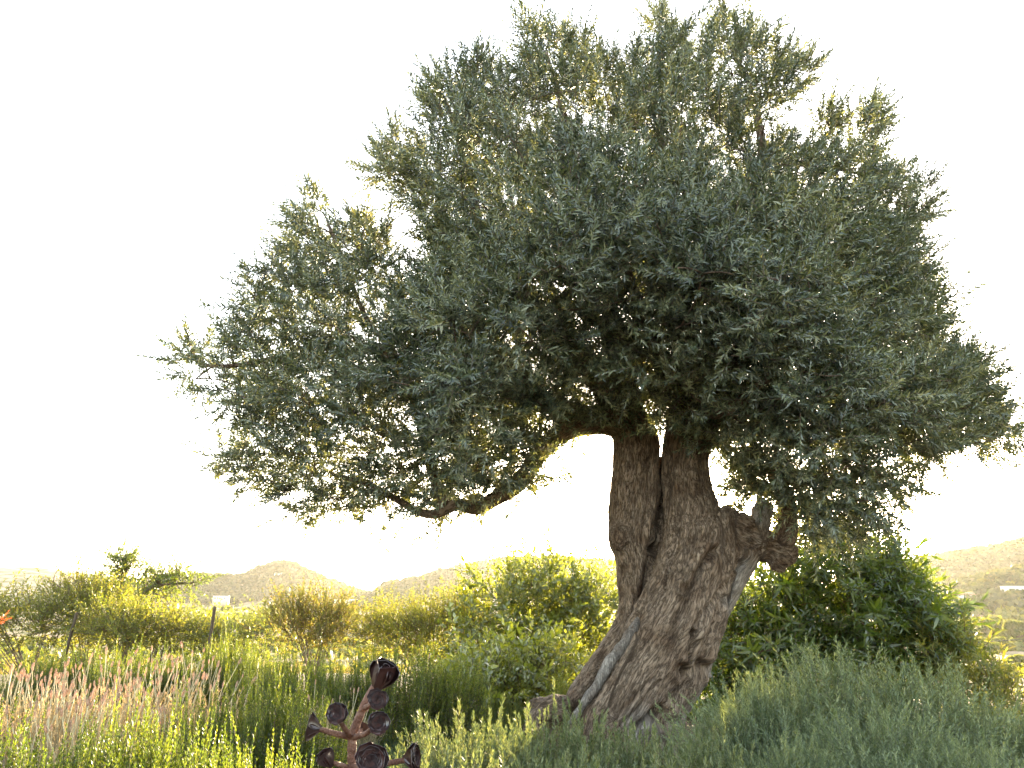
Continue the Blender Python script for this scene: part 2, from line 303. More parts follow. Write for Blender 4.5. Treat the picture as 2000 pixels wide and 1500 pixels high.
rr = np.concatenate([[0.0], np.linspace(.5, 14, 40), np.geomspace(15, 3400, 140)])
aa = np.concatenate([np.linspace(-180, -48, 30)[:-1], np.linspace(-48, 48, 220), np.linspace(48, 180, 30)[1:-1]])
aa = np.radians(aa); RR, AA = np.meshgrid(rr, aa, indexing='ij')
gx, gy = RR * np.sin(AA), RR * np.cos(AA); gz = ground(gx, gy)
nr, na = RR.shape; i, j = np.meshgrid(np.arange(nr - 1), np.arange(na), indexing='ij'); j2 = (j + 1) % na
GF = np.stack([i * na + j, i * na + j2, (i + 1) * na + j2, (i + 1) * na + j], -1).reshape(-1, 4)
def ground_mat():
    m, t, out, N, L = nodes('ground'); b = N('ShaderNodeBsdfPrincipled'); g = N('ShaderNodeNewGeometry')
    n1 = N('ShaderNodeTexNoise'); n1.inputs['Scale'].default_value = .035; n1.inputs['Detail'].default_value = 6; L(g.outputs['Position'], n1.inputs['Vector'])
    n2 = N('ShaderNodeTexNoise'); n2.inputs['Scale'].default_value = 7; n2.inputs['Detail'].default_value = 7; L(g.outputs['Position'], n2.inputs['Vector'])
    c1 = ramp(N('ShaderNodeValToRGB'), [(.36, (.07, .085, .03)), (.46, (.13, .125, .05)), (.52, (.26, .20, .12)), (.62, (.36, .27, .17))]); L(n1.outputs[0], c1.inputs[0])
    c2 = ramp(N('ShaderNodeValToRGB'), [(.3, (.05, .037, .024)), (.55, (.12, .088, .058)), (.75, (.20, .155, .105))]); L(n2.outputs[0], c2.inputs[0])
    sp = N('ShaderNodeVectorMath', operation='LENGTH'); L(g.outputs['Position'], sp.inputs[0])
    mr = N('ShaderNodeMapRange'); mr.inputs[1].default_value = 10; mr.inputs[2].default_value = 40; L(sp.outputs['Value'], mr.inputs[0])
    mx = N('ShaderNodeMix', data_type='RGBA'); L(mr.outputs[0], mx.inputs[0]); L(c2.outputs[0], mx.inputs[6]); L(c1.outputs[0], mx.inputs[7])
    L(mx.outputs[2], b.inputs['Base Color']); b.inputs['Roughness'].default_value = .95; b.inputs['Specular IOR Level'].default_value = .1
    bp = N('ShaderNodeBump'); bp.inputs['Strength'].default_value = .7; bp.inputs['Distance'].default_value = .05; L(n2.outputs[0], bp.inputs['Height']); L(bp.outputs[0], b.inputs['Normal'])
    L(b.outputs[0], out.inputs[0]); return m
gnd = obj('ground', mesh_np('ground', np.stack([gx, gy, gz], -1).reshape(-1, 3), GF, None, ground_mat(), True), kind='structure')
gnd['label'] = 'garden soil, dry valley fields and the wooded hills behind'

# woods on the hills and in the valley: masses of far crowns
def blob_protos(n, leaves, seed, flat=.8):
    r = np.random.default_rng(seed); out = []
    for k in range(n):
        g = Geo(); d = rdir(leaves, r); d[:, 2] = np.abs(d[:, 2]) * 1.1 - .25
        lump = 1 + .35 * noise3(d * 2.2 + k * 9.1, seed)
        p = d * (lump * r.uniform(.72, 1.0, leaves))[:, None] * np.array([1, 1, flat]); s = r.uniform(.22, .42, leaves)
        Mx = basis(unit(d + .8 * rdir(leaves, r)), r.uniform(0, 6.28, leaves))
        for q in range(leaves):
            a = np.array([[-1, -.7, 0], [1, -.6, .1], [.8, .7, 0], [-.7, .8, -.1]]) * s[q]
            g.add(a @ Mx[q].T + p[q], [[0, 1, 2], [0, 2, 3]], v=r.uniform(.15, .85), w=0)
        out.append(g.arrays())
    return out
BL = blob_protos(6, 22, 5); BLF = blob_protos(5, 170, 15)
def wood(name, label, x, y, size, mat, protos=BL):
    n = len(x); z = ground(x, y); r = np.random.default_rng(n)
    Mx = basis(np.tile([[0, 0, 1.]], (n, 1)), r.uniform(0, 6.28, n)) * size[:, None, None]
    g = merge(protos, r.integers(0, len(protos), n), Mx, np.stack([x, y, z + size * .35], -1), r.normal(0, .16, n))
    o = obj(name, g.mesh(name, mat), kind='stuff'); o['label'] = label; o['category'] = 'woodland'; return o
r = np.random.default_rng(21)
def scat(n, y0, y1, px0, px1, pw=1.0):
    y = y0 + (y1 - y0) * r.uniform(0, 1, n) ** pw; px = r.uniform(px0, px1, n); return (px - 1000) / FPX / cT * y, y
x, y = scat(1900, 640, 900, 1680, 2250); wood('hill_woodland', 'hazy pine wood covering the hill at the far right', x, y, r.uniform(3.3, 7, 1900), M_PINE)
x, y = scat(1100, 400, 525, 1740, 2200); wood('slope_woodland', 'pale wood on the low slope at the right above the white houses', x, y, r.uniform(2.6, 5, 1100), M_PINE)
x, y = scat(1700, 1180, 1560, 200, 800); wood('knoll_woodland', 'faded wood on the pointed hill left of the olive tree', x, y, r.uniform(4.5, 9, 1700), M_PINE)
x, y = scat(1500, 880, 1200, 700, 1300); wood('ridge_woodland', 'faded wood on the ridge just left of the olive trunk', x, y, r.uniform(4.4, 8.5, 1500), M_PINE)
x, y = scat(2300, 75, 900, -150, 1400, 1.6); k = (noise3(np.stack([x / 60, y / 60, x * 0], -1), 4) > -.25)
wood('valley_woodland', 'green groves filling the valley floor behind the garden', x[k], y[k], r.uniform(1.6, 3.6, k.sum()), M_FAR)
x, y = scat(420, 260, 520, 1780, 2150, 1.2); wood('field_edge_woodland', 'sunlit trees massed beyond the orchard at the right', x, y, r.uniform(2.2, 4.2, 420), M_FAR)

# orchard trees on the dry field to the right, each a thing
def orchard_tree(px, py, y, rad, label):
    b = P(px, py, y); b[2] = G(b[0], b[1]); q = np.random.default_rng(int(px * 3 + py))
    t = thing('orchard_tree', label, 'tree', b, group='orchard trees on the dry field')
    th = rad * .9; g = Geo(); fork = np.array([q.normal() * .1, 0, th * .55])
    g.add(*tube([[0, 0, -.1], fork * .6, fork], [rad * .09, rad * .07, rad * .065], 7))
    cs = []
    for k in range(6):
        a = k * 1.05 + q.uniform(0, .5); c = np.array([math.cos(a) * rad * .55, math.sin(a) * rad * .55, th * 1.15 + q.uniform(-.2, .5) * rad]); cs.append(c)
        g.add(*tube([fork, (fork + c) / 2 + q.normal(size=3) * rad * .06, c], [rad * .05, rad * .035, rad * .01], 5))
    obj('trunk', g.mesh('orchard_trunk', M_TWIG, True), t)
    cs = np.array(cs + [[0, 0, th * 1.5]]); n = len(cs)
    cg = merge(BLF, q.integers(0, 5, n), basis(np.tile([[0, 0, 1.]], (n, 1)), q.uniform(0, 6.3, n)) * rad * .52, cs, q.normal(0, .1, n))
    # smaller leaf faces than the far woods
    obj('crown', cg.mesh('orchard_crown', M_FAR), t)
for a in [(1925, 1284, 190, 2.9, 'low round orchard tree on the dry field, nearest the wire'),
          (1955, 1262, 215, 3.0, 'round orchard tree right behind the low one on the field'),
          (1980, 1345, 130, 2.3, 'open orchard tree with visible dark trunk at the right edge'),
          (1880, 1238, 290, 4.4, 'sunlit broad tree left of the wire beyond the field'),
          (1935, 1240, 300, 5.2, 'dense rounded tree at the far side of the dry field'),
          (1990, 1245, 280, 4.6, 'tall green tree cut by the right edge, behind the wire'),
          (1862, 1262, 220, 3.0, 'small pale tree close to the dark shrub, beyond the field'),
          (1990, 1312, 165, 2.0, 'small bright tree at the right edge, midway down the field')]:
    orchard_tree(*a)

# far white houses
def box(c, s, g, **k):
    c = np.array(c, float); s = np.array(s, float) / 2
    V = np.array([[i, j, q] for i in (-1, 1) for j in (-1, 1) for q in (-1, 1)]) * s + c
    g.add(V, [[0, 1, 3, 2], [4, 6, 7, 5], [0, 4, 5, 1], [2, 3, 7, 6], [0, 2, 6, 4], [1, 5, 7, 3]], **k)
def house(px, py, y, w, d, h, label, pitched=False, nw=3):
    b = P(px, py, y); b[2] = max(G(b[0], b[1]), b[2] - 2.0)
    t = thing('farmhouse', label, 'house', b, group='white houses in the valley')
    g = Geo(); box((0, 0, h / 2 - 2), (w, d, h + 4), g); obj('wall', g.mesh('house_wall', M_WALL), t)
    g = Geo()
    if pitched:
        V = [[-w / 2 - .3, -d / 2 - .3, h + .02], [w / 2 + .3, -d / 2 - .3, h + .02], [w / 2 + .3, d / 2 + .3, h + .02], [-w / 2 - .3, d / 2 + .3, h + .02], [-w / 2 - .3, 0, h + d * .22], [w / 2 + .3, 0, h + d * .22]]
        g.add(V, [[0, 1, 5], [0, 5, 4], [2, 3, 4], [2, 4, 5], [0, 4, 3], [1, 2, 5], [0, 3, 2], [0, 2, 1]])
        obj('roof', g.mesh('house_roof', M_ROOF), t)
    else:
        box((0, 0, h + .17), (w + .3, d + .3, .3), g); obj('roof', g.mesh('house_roof', M_WALL), t)
    g = Geo(); box((0, 0, 0), (1.1, .12, 1.3), g); wm = g.mesh('house_window', M_PANE)
    for k in range(nw): obj('window', wm, t, ((k + .5) / nw * w - w / 2, -d / 2 - .04, h * .58))
house(432, 1170, 900, 15, 8, 5, 'white house below the left hill, above the far fence post')
house(700, 1176, 1000, 62, 14, 5, 'long low white building at the foot of the pointed hill', nw=8)
house(815, 1187, 760, 24, 9, 4, 'white building just left of the leafy shrub beside the trunk', nw=4)
house(905, 1142, 1050, 14, 9, 6, 'small white house halfway up the ridge by the shrub top')
house(545, 1150, 1330, 16, 9, 5, 'small white house on the side of the pointed hill', True)
house(330, 1186, 700, 13, 8, 4, 'white house low in the valley behind the sparse little tree', True)
house(1884, 1180, 430, 9, 7, 5, 'pale house in the woods at right, nearer the dark shrub', True)
house(1982, 1182, 430, 8, 7, 5.5, 'bluish white house in the woods at the right edge')

# ------------------------------------------------------------------ haze
hm = bpy.data.materials.new('haze'); hm.use_nodes = True; ht = hm.node_tree; ht.nodes.clear()
ho = ht.nodes.new('ShaderNodeOutputMaterial'); hv = ht.nodes.new('ShaderNodeVolumePrincipled')
hv.inputs['Color'].default_value = (1.0, .96, .88, 1); hv.inputs['Density'].default_value = .00004; hv.inputs['Anisotropy'].default_value = .62
ht.links.new(hv.outputs[0], ho.inputs['Volume'])
g = Geo(); zt = max(float(gz.max()) + 12, 20); zb = float(gz.min()) - 1
box((0, 0, (zt + zb) / 2), (7000, 7000, zt - zb), g)
hz = obj('haze', g.mesh('haze', hm), kind='stuff'); hz['label'] = 'warm pale haze over the valley'; hz['category'] = 'haze'

# ------------------------------------------------------------------ the olive tree
TY = 6.3                                         # distance of the trunk
BASE = P(1235, 1475, TY); BASE[2] = 0.0
olive = thing('olive_tree', 'large old olive tree with leaning furrowed trunk and silvery green crown', 'tree', BASE)
def stem_px(rows, step=.03):
    """rows: photo x, photo y, radius in photo pixels, distance"""
    pts = np.array([P(a, b, TY + d) for a, b, c, d in rows]); rad = np.array([c * zc(p) / FPX for (a, b, c, d), p in zip(rows, pts)])
    return resample(pts, rad, step)
STEMS = [
 stem_px([(1205, 800, 36, .06), (1236, 845, 42, .06), (1244, 900, 46, .08), (1241, 975, 47, .10), (1238, 1045, 47, .12), (1246, 1090, 42, .15), (1250, 1130, 39, .18), (1248, 1200, 37, .20), (1224, 1262, 40, .18), (1182, 1322, 40, .17), (1142, 1372, 36, .12), (1114, 1415, 32, .06), (1098, 1500, 36, 0)]),
 stem_px([(1352, 780, 40, -.02), (1346, 850, 42, -.02), (1340, 905, 42, -.02), (1344, 955, 46, -.03), (1350, 1005, 53, -.05), (1354, 1060, 66, -.08), (1348, 1130, 78, -.12), (1330, 1200, 82, -.15), (1303, 1270, 84, -.17), (1274, 1330, 84, -.18), (1246, 1390, 84, -.18), (1222, 1460, 88, -.16), (1208, 1530, 96, -.16)]),
 stem_px([(1474, 1052, 28, -.02), (1444, 1100, 31, -.02), (1408, 1160, 31, -.02), (1374, 1225, 31, -.02), (1350, 1300, 34, -.02), (1327, 1345, 34, -.02), (1286, 1405, 36, -.02), (1262, 1480, 44, -.02)]),
 stem_px([(1400, 1010, 30, -.12), (1402, 1075, 36, -.16), (1384, 1145, 34, -.22), (1352, 1230, 30, -.26), (1310, 1310, 30, -.28), (1255, 1400, 34, -.30), (1215, 1480, 40, -.32)]),
 stem_px([(1304, 1130, 22, -.16), (1298, 1170, 26, -.22), (1280, 1220, 28, -.25), (1238, 1280, 30, -.27), (1190, 1370, 32, -.28), (1165, 1450, 36, -.30)]),
 stem_px([(1300, 1390, 30, .05), (1310, 1430, 34, .1), (1325, 1500, 40, .15)]),
 stem_px([(1118, 1392, 20, 0), (1092, 1386, 24, -.04), (1062, 1392, 28, -.08), (1048, 1420, 24, -.10), (1052, 1460, 19, -.10), (1044, 1520, 22, -.10)], .02),   # looping root
 stem_px([(1395, 1022, 30, -.06), (1432, 1040, 32, -.06), (1470, 1058, 28, -.04), (1505, 1074, 24, -.02), (1535, 1082, 17, 0), (1549, 1078, 13, 0)], .02),        # burl
 stem_px([(1500, 1076, 24, 0), (1528, 1050, 18, 0), (1538, 1015, 15, .02), (1530, 975, 13, .05), (1512, 920, 12, .1)], .02),   # hooked limb
 stem_px([(1478, 1068, 22, -.06), (1486, 1030, 19, -.06), (1490, 990, 17, -.06), (1492, 978, 10, -.06)], .02),                 # dead stub
 stem_px([(1302, 893, 16, .12), (1299, 920, 24, .16), (1296, 960, 33, .22), (1288, 1020, 42, .26), (1276, 1090, 46, .26), (1262, 1160, 42, .26), (1245, 1230, 36, .26)]),   # wood closing the fold between the stems
]
KNOBS = [(1372, 1003, 26, -.10), (1420, 1010, 24, -.12), (1450, 1020, 22, -.14), (1385, 1050, 26, -.20), (1436, 1075, 24, -.12), (1500, 1050, 16, -.08), (1520, 1095, 20, -.04), (1210, 1045, 26, -.02), (1220, 830, 30, 0), (1330, 1310, 26, -.33), (1200, 1420, 40, -.36), (1290, 1415, 30, -.30)]
g = Geo()
for s, q in STEMS: g.add(*tube(s, q, 20, .14, 5))
for a, b, c, d in KNOBS:
    p = P(a, b, TY + d); rr_ = c * zc(p) / FPX; g.add(*tube(np.array([p + [0, 0, -rr_], p + [0, 0, -rr_ * .5], p, p + [0, 0, rr_ * .5], p + [0, 0, rr_]]), np.array([.15, .8, 1, .8, .15]) * rr_, 14, .2, 8))
tmp = bpy.data.objects.new('tmp_trunk', g.mesh('tmp_trunk', None)); COL.objects.link(tmp)
md = tmp.modifiers.new('r', 'REMESH'); md.mode = 'VOXEL'; md.voxel_size = .0115
ev = tmp.evaluated_get(bpy.context.evaluated_depsgraph_get()); em = ev.to_mesh()
V = np.empty(len(em.vertices) * 3, np.float32); em.vertices.foreach_get('co', V); V = V.reshape(-1, 3).astype(float)
li = np.empty(len(em.loops), np.int32); em.loops.foreach_get('vertex_index', li)
ls = np.empty(len(em.polygons), np.int32); em.polygons.foreach_get('loop_start', ls); lt = np.empty(len(em.polygons), np.int32); em.polygons.foreach_get('loop_total', lt)
F = np.stack([li[ls + k] for k in range(4)], -1) if (lt == 4).all() else None
if F is None:
    q4 = lt == 4; F = np.stack([li[ls[q4] + k] for k in range(4)], -1)
ev.to_mesh_clear(); bpy.data.objects.remove(tmp)
def lap(V, F, it, k=.5):
    E = np.concatenate([F[:, [0, 1]], F[:, [1, 2]], F[:, [2, 3]], F[:, [3, 0]]]); cnt = np.bincount(E.ravel(), minlength=len(V))[:, None]
    for _ in range(it):
        S = np.zeros_like(V)
        for c in range(3): S[:, c] = np.bincount(E[:, 0], V[E[:, 1], c], len(V)) + np.bincount(E[:, 1], V[E[:, 0], c], len(V))
        V = V + k * (S / np.maximum(cnt, 1) - V)
    return V
def vnormals(V, F):
    n = np.cross(V[F[:, 2]] - V[F[:, 0]], V[F[:, 3]] - V[F[:, 1]]); N = np.zeros_like(V)
    for k in range(4):
        for c in range(3): N[:, c] += np.bincount(F[:, k], n[:, c], len(V))
    return unit(N)
V = lap(V, F, 4)
# coordinates straightened along the nearest stem
SP = np.concatenate([s for s, q in STEMS]); SR = np.concatenate([q for s, q in STEMS])
SID = np.concatenate([np.full(len(s), k) for k, (s, q) in enumerate(STEMS)])
SS = np.concatenate([np.concatenate([[0], np.cumsum(np.linalg.norm(np.diff(s, axis=0), axis=1))]) for s, q in STEMS])
FR = [frames(s) for s, q in STEMS]; FT = np.concatenate([f[0] for f in FR]); FN = np.concatenate([f[1] for f in FR]); FB = np.concatenate([f[2] for f in FR])
near = np.empty(len(V), int)
for a in range(0, len(V), 8000):
    d = np.linalg.norm(V[a:a + 8000, None] - SP[None], axis=2) / SR[None]; near[a:a + 8000] = d.argmin(1)
off = V - SP[near]; s_ = SS[near] + (off * FT[near]).sum(1); tw = s_ * .3
u_, v_ = (off * FN[near]).sum(1), (off * FB[near]).sum(1)
BC = np.stack([u_ * np.cos(tw) + v_ * np.sin(tw) + SID[near] * .37, v_ * np.cos(tw) - u_ * np.sin(tw), s_], -1)
NV = vnormals(V, F)
flute = fbm(BC * np.array([8, 8, 1.2]), 3, 2)
ridge = 1 - np.abs(noise3(BC * np.array([26, 26, 4.0]), 6)) * 2
ridge2 = 1 - np.abs(noise3(BC * np.array([52, 52, 9.0]), 9)) * 2
lump = fbm(V * 5.5, 3, 14)
# bare grey wood on the right flank and round the lower hollow
D = np.zeros(len(V))
for a, b, c, d in [(1450, 1140, 60, -.05), (1425, 1200, 55, -.05), (1405, 1260, 50, -.08), (1385, 1320, 60, -.1), (1350, 1365, 60, -.15), (1310, 1400, 60, -.2), (1390, 1170, 30, -.2), (1490, 1000, 40, -.06), (1250, 1420, 50, -.35)]:
    p = P(a, b, TY + d); w = c * zc(p) / FPX; D = np.maximum(D, 1 - smooth(.55, 1.25, np.linalg.norm(V - p, axis=1) / w + .35 * lump))
disp = .030 * flute + (.009 * ridge + .006 * ridge2) * (1 - .5 * D) + .02 * lump * np.clip(SR[near] / .25, .3, 1.2)
kn = np.isin(SID[near], [6, 7, 9]); disp = disp + kn * .048 * fbm(V * 13, 3, 31)
for a, b, c, dep in [(1333, 1308, 15, .05), (1292, 1402, 24, .09), (1352, 1235, 9, .04), (1336, 1150, 10, .05), (1350, 1095, 12, .04), (1385, 1330, 9, .03)]:
    p = P(a, b, TY); dirn = unit(p - CAM); t = ((V - CAM) * dirn).sum(1); dist = np.linalg.norm(V - CAM - t[:, None] * dirn, axis=1) / (c * zc(p) / FPX)
    f = (V[:, 1] < TY + .02) * (NV @ -dirn > .1); dd = dist * (1 + .25 * lump)
    disp = disp + f * (-dep * (1 - smooth(.3, 1.0, dd)) + .02 * np.exp(-((dd - 1.25) / .35) ** 2))
rel = V - CAM; zf = rel[:, 1] * cT + rel[:, 2] * sT; vx = 1000 + rel[:, 0] / zf * FPX; vy = 750 - (rel[:, 2] * cT - rel[:, 1] * sT) / zf * FPX
vx = vx + 5 * noise3(V * 9, 61); facing = smooth(.0, .35, -(NV * unit(rel)).sum(1))
def along(pts):
    p = np.array(pts, float); q = np.stack([vx, vy], -1); best = np.full(len(V), 1e9)
    for k in range(len(p) - 1):
        a, b = p[k], p[k + 1]; t = np.clip(((q - a) @ (b - a)) / ((b - a) @ (b - a)), 0, 1); best = np.minimum(best, np.linalg.norm(q - a - t[:, None] * (b - a), axis=1))
    return best
for pts, dep, w in [   # furrows (and ridges, negative) that run down the front of the trunk
    ([(1302, 890), (1298, 950), (1292, 1010), (1280, 1070)], .05, 9), ([(1278, 1070), (1263, 1130), (1251, 1190), (1240, 1222), (1204, 1278), (1164, 1338), (1118, 1395)], .075, 9),
    ([(1398, 1072), (1370, 1100), (1345, 1150), (1325, 1200), (1312, 1240)], .06, 8), ([(1445, 1105), (1402, 1158), (1370, 1202), (1352, 1242), (1349, 1290), (1340, 1330)], .045, 6), ([(1415, 1165), (1392, 1205), (1382, 1250), (1370, 1290)], .03, 5),
    ([(1372, 1300), (1350, 1322), (1330, 1352), (1290, 1388), (1240, 1425)], .06, 9), ([(1292, 1330), (1240, 1390), (1200, 1430)], .03, 5), ([(1322, 1250), (1290, 1312), (1240, 1362), (1190, 1412)], .026, 5),
    ([(1300, 1110), (1290, 1170), (1270, 1230), (1235, 1290)], .028, 5), ([(1228, 880), (1238, 950), (1240, 1030)], .02, 8), ([(1270, 900), (1268, 980), (1258, 1060)], .022, 7), ([(1340, 900), (1330, 980), (1318, 1060), (1300, 1110)], .025, 7), ([(1365, 1010), (1352, 1060), (1330, 1110)], .03, 6),
    ([(1215, 1110), (1222, 1180), (1205, 1240), (1165, 1300)], .018, 5), ([(1462, 1085), (1422, 1130), (1385, 1185), (1364, 1240)], -.03, 9), ([(1440, 1120), (1415, 1180), (1398, 1240), (1385, 1290)], -.02, 8), ([(1330, 1140), (1312, 1190), (1290, 1240)], -.02, 10), ([(1270, 1140), (1262, 1190), (1250, 1225), (1215, 1280)], -.02, 8)]:
    disp = disp - facing * dep * (1.45 if dep > 0 else 1.2) * np.exp(-(along(pts) / (w * (1 + .3 * lump))) ** 2)
V = V + NV * disp[:, None]
obj_tr = obj('trunk', mesh_np('olive_trunk', V - BASE, F, {'bark': BC, 'dead': D}, M_BARK, True), olive)
# pale dead strip in the groove
s, q = stem_px([(1250, 1206, 7, -.14), (1234, 1235, 10, -.20), (1210, 1272, 13, -.24), (1194, 1290, 11, -.265), (1174, 1325, 10, -.285), (1152, 1358, 9, -.295), (1130, 1388, 8, -.29), (1114, 1412, 6, -.27)], .02)
Vt, Ft = tube(s, q, 12, .3, 4); bc = np.repeat(np.cumsum(np.full(len(s), .02)), 12); bc = np.concatenate([bc, [0, bc[-1]]])
obj('deadwood_strip', mesh_np('deadwood_strip', Vt - BASE, Ft, {'bark': np.stack([Vt[:, 0], Vt[:, 1], bc], -1), 'dead': np.full(len(Vt), 1.0)}, M_BARK, True), obj_tr)

# limbs inside the crown
LIMBS = [
 [(1215, 822, 40, .05), (1165, 822, 30, .02), (1110, 835, 25, -.05), (1065, 870, 22, -.1), (1025, 920, 20, -.15), (975, 968, 19, -.2), (925, 1000, 18, -.25), (885, 990, 15, -.3), (840, 1000, 12, -.3), (790, 985, 9, -.25), (720, 950, 6, -.2), (640, 915, 4, -.2)],
 [(868, 990, 13, -.3), (850, 940, 11, -.3), (825, 850, 10, -.25), (800, 770, 10, -.2), (770, 690, 8, -.15), (720, 620, 6, -.1), (680, 540, 5, 0), (640, 440, 4, .1)],
 [(1160, 822, 20, .1), (1050, 775, 17, .5), (930, 740, 15, .75), (800, 730, 14, .7), (740, 680, 15, .3), (660, 690, 10, .2), (560, 700, 8, .1), (450, 720, 5, 0), (390, 720, 4, 0)],
 [(1225, 830, 34, .08), (1180, 745, 26, .2), (1100, 660, 22, .3), (1000, 560, 18, .35), (945, 470, 15, .3), (925, 370, 11, .2), (890, 260, 7, .1), (860, 170, 4, 0)],
 [(1230, 830, 34, .05), (1215, 720, 24, -.2), (1190, 580, 20, -.4), (1150, 400, 14, -.4), (1100, 250, 9, -.2), (1070, 110, 5, 0)],
 [(1350, 800, 36, 0), (1335, 680, 28, .1), (1325, 560, 23, .2), (1300, 400, 16, .2), (1290, 230, 10, .1), (1285, 80, 5, 0)],
 [(1352, 790, 34, 0), (1390, 690, 26, -.3), (1440, 560, 20, -.5), (1480, 400, 14, -.4), (1480, 250, 9, -.2), (1450, 110, 5, 0)],
 [(1352, 800, 34, .02), (1430, 710, 24, .3), (1530, 620, 18, .4), (1630, 500, 13, .3), (1700, 390, 8, .2), (1710, 280, 4, .1)],
 [(1356, 820, 30, 0), (1450, 800, 22, -.4), (1570, 760, 17, -.5), (1700, 770, 12, -.4), (1820, 810, 8, -.2), (1930, 850, 4, 0)],
 [(1515, 930, 12, .1), (1570, 940, 10, .2), (1650, 950, 8, .3), (1740, 960, 5, .2)],
 [(1335, 790, 24, -.05), (1290, 700, 18, -.6), (1250, 600, 14, -1.1), (1220, 480, 9, -1.4)],
 [(1345, 800, 24, .05), (1400, 720, 18, .7), (1420, 560, 14, 1.2), (1430, 400, 8, 1.4)],
 [(1230, 830, 22, .1), (1160, 740, 18, .8), (1080, 580, 12, 1.3), (1020, 420, 7, 1.4)],
 [(1100, 830, 14, -.1), (1050, 760, 12, -.6), (960, 690, 9, -.9), (880, 620, 6, -1.0)],
 [(1356, 815, 22, -.05), (1430, 800, 17, -.8), (1530, 700, 12, -1.2), (1600, 600, 7, -1.3)],
]
NODES = []
for rows in LIMBS:
    s, q = stem_px(rows, .05); q = np.maximum(q * np.interp(np.arange(len(q)), [0, len(q) * .35], [1, .8]), .008)
    jit = np.stack([noise3(np.stack([s[:, 2] * 3, s[:, 0] * 3, s[:, 1] * 0 + k], -1), 40 + k) for k in range(3)], -1) * .035 * smooth(0, .4, np.linspace(0, 1, len(s)))[:, None]
    s = s + jit; Vt, Ft = tube(s, q, 10, .2, 6); T_, N_, B_ = frames(s)
    sl = np.concatenate([[0], np.cumsum(np.linalg.norm(np.diff(s, axis=0), axis=1))]); bc = np.concatenate([np.repeat(sl, 10), [0, sl[-1]]])
    ce = np.concatenate([np.repeat(s, 10, 0), s[:1], s[-1:]])
    obj('limb', mesh_np('olive_limb', Vt - BASE, Ft, {'bark': np.concatenate([(Vt - ce)[:, :2] + np.array([.3, .1]) * len(NODES), bc[:, None]], 1), 'dead': np.zeros(len(Vt))}, M_BARK, True), olive)
    NODES += [(p, rad) for p, rad in zip(s[::2], q[::2])]

# crown: clumps of sprigs filling the outline, in depth an uneven dome
OUT = np.array([(335, 700), (365, 650), (440, 645), (478, 570), (468, 535), (530, 470), (560, 405), (592, 345), (655, 370), (692, 412), (770, 440), (812, 455), (770, 385), (705, 345), (692, 285), (760, 258), (800, 228), (822, 185), (818, 118), (900, 125), (950, 112), (1000, 140), (1005, 60), (1045, 32), (1110, 55), (1190, 95), (1232, 110), (1248, 28), (1280, 2), (1340, 45), (1385, 25), (1420, 14), (1455, 38), (1530, 85), (1600, 120), (1610, 150), (1560, 215), (1545, 240), (1620, 205), (1705, 205), (1735, 225), (1755, 290), (1800, 325), (1838, 380), (1800, 455), (1838, 500), (1825, 555), (1875, 580), (1840, 650), (1905, 685), (1960, 715), (1955, 790), (1998, 870), (1960, 905), (1880, 915), (1800, 935), (1755, 1000), (1700, 1045), (1640, 1062), (1565, 1060), (1545, 1000), (1480, 970), (1432, 965), (1425, 905), (1395, 880), (1340, 860), (1310, 850), (1275, 825), (1200, 790), (1120, 815), (1075, 850), (1090, 920), (1050, 960), (960, 985), (850, 1005), (760, 1022), (690, 1020), (600, 1012), (560, 990), (520, 968), (460, 950), (395, 962), (385, 900), (440, 850), (405, 800), (350, 772)], float)
def inside(px, py):
    c = np.zeros(len(px), bool); q = OUT
    for k in range(len(q)):
        (x0, y0), (x1, y1) = q[k - 1], q[k]
        with np.errstate(all='ignore'): c ^= ((y0 > py) != (y1 > py)) & (px < (x1 - x0) * (py - y0) / (y1 - y0) + x0)
    return c
def edge(px, py):
    p = np.stack([px, py], -1); best = np.full(len(px), 1e9)
    for k in range(len(OUT)):
        a, b = OUT[k - 1], OUT[k]; t = np.clip(((p - a) @ (b - a)) / ((b - a) @ (b - a)), 0, 1); best = np.minimum(best, np.linalg.norm(p - a - t[:, None] * (b - a), axis=1))
    return best
GAPS = [(800, 520, 26, 60), (1045, 700, 20, 26), (1290, 850, 26, 46), (1390, 930, 44, 60), (1560, 270, 30, 40),  (1180, 100, 30, 30), (600, 840, 26, 26), (1130, 880, 60, 70)]
ro = np.random.default_rng(99); n = 60000
cx, cyy = ro.uniform(330, 2000, n), ro.uniform(0, 1070, n); k = inside(cx, cyy); cx, cyy = cx[k], cyy[k]; ed = edge(cx, cyy)
hd = 2.05 * np.sqrt(np.clip(ed / 330, 0.0, 1)) * np.where(cx < 850, .62, 1); sgn = ro.choice([-1, 1], len(cx), p=[.62, .38])
dep = TY + .05 + sgn * hd * ro.uniform(.0, 1, len(cx)) ** .45
C = P(cx, cyy, dep)
keep = ed > 22
for a, b, c, d in GAPS: keep &= ((cx - a) / c) ** 2 + ((cyy - b) / d) ** 2 > 1
C, cx, cyy, dep, ed = C[keep], cx[keep], cyy[keep], dep[keep], ed[keep]
md_ = np.where(cx < 850, .44, .38) * np.where((cx > 860) & (cx < 1180) & (cyy > 560), .8, 1) * np.where(ed < 70, .62, 1.0)
bo = []
for k in range(len(C)):
    if len(bo) == 0 or np.min(np.linalg.norm(C[bo] - C[k], axis=1)) > md_[k]: bo.append(k)
BO = C[bo]; db = np.full(len(C), 9.0); nb = np.zeros(len(C), int)
for k, c in enumerate(BO):
    d = np.linalg.norm(C - c, axis=1); m = d < db; db[m] = d[m]; nb[m] = k
brad = np.where(ed < 60, .20, .34) * (1 + .3 * noise3(C * 3.1, 77)); sel = []
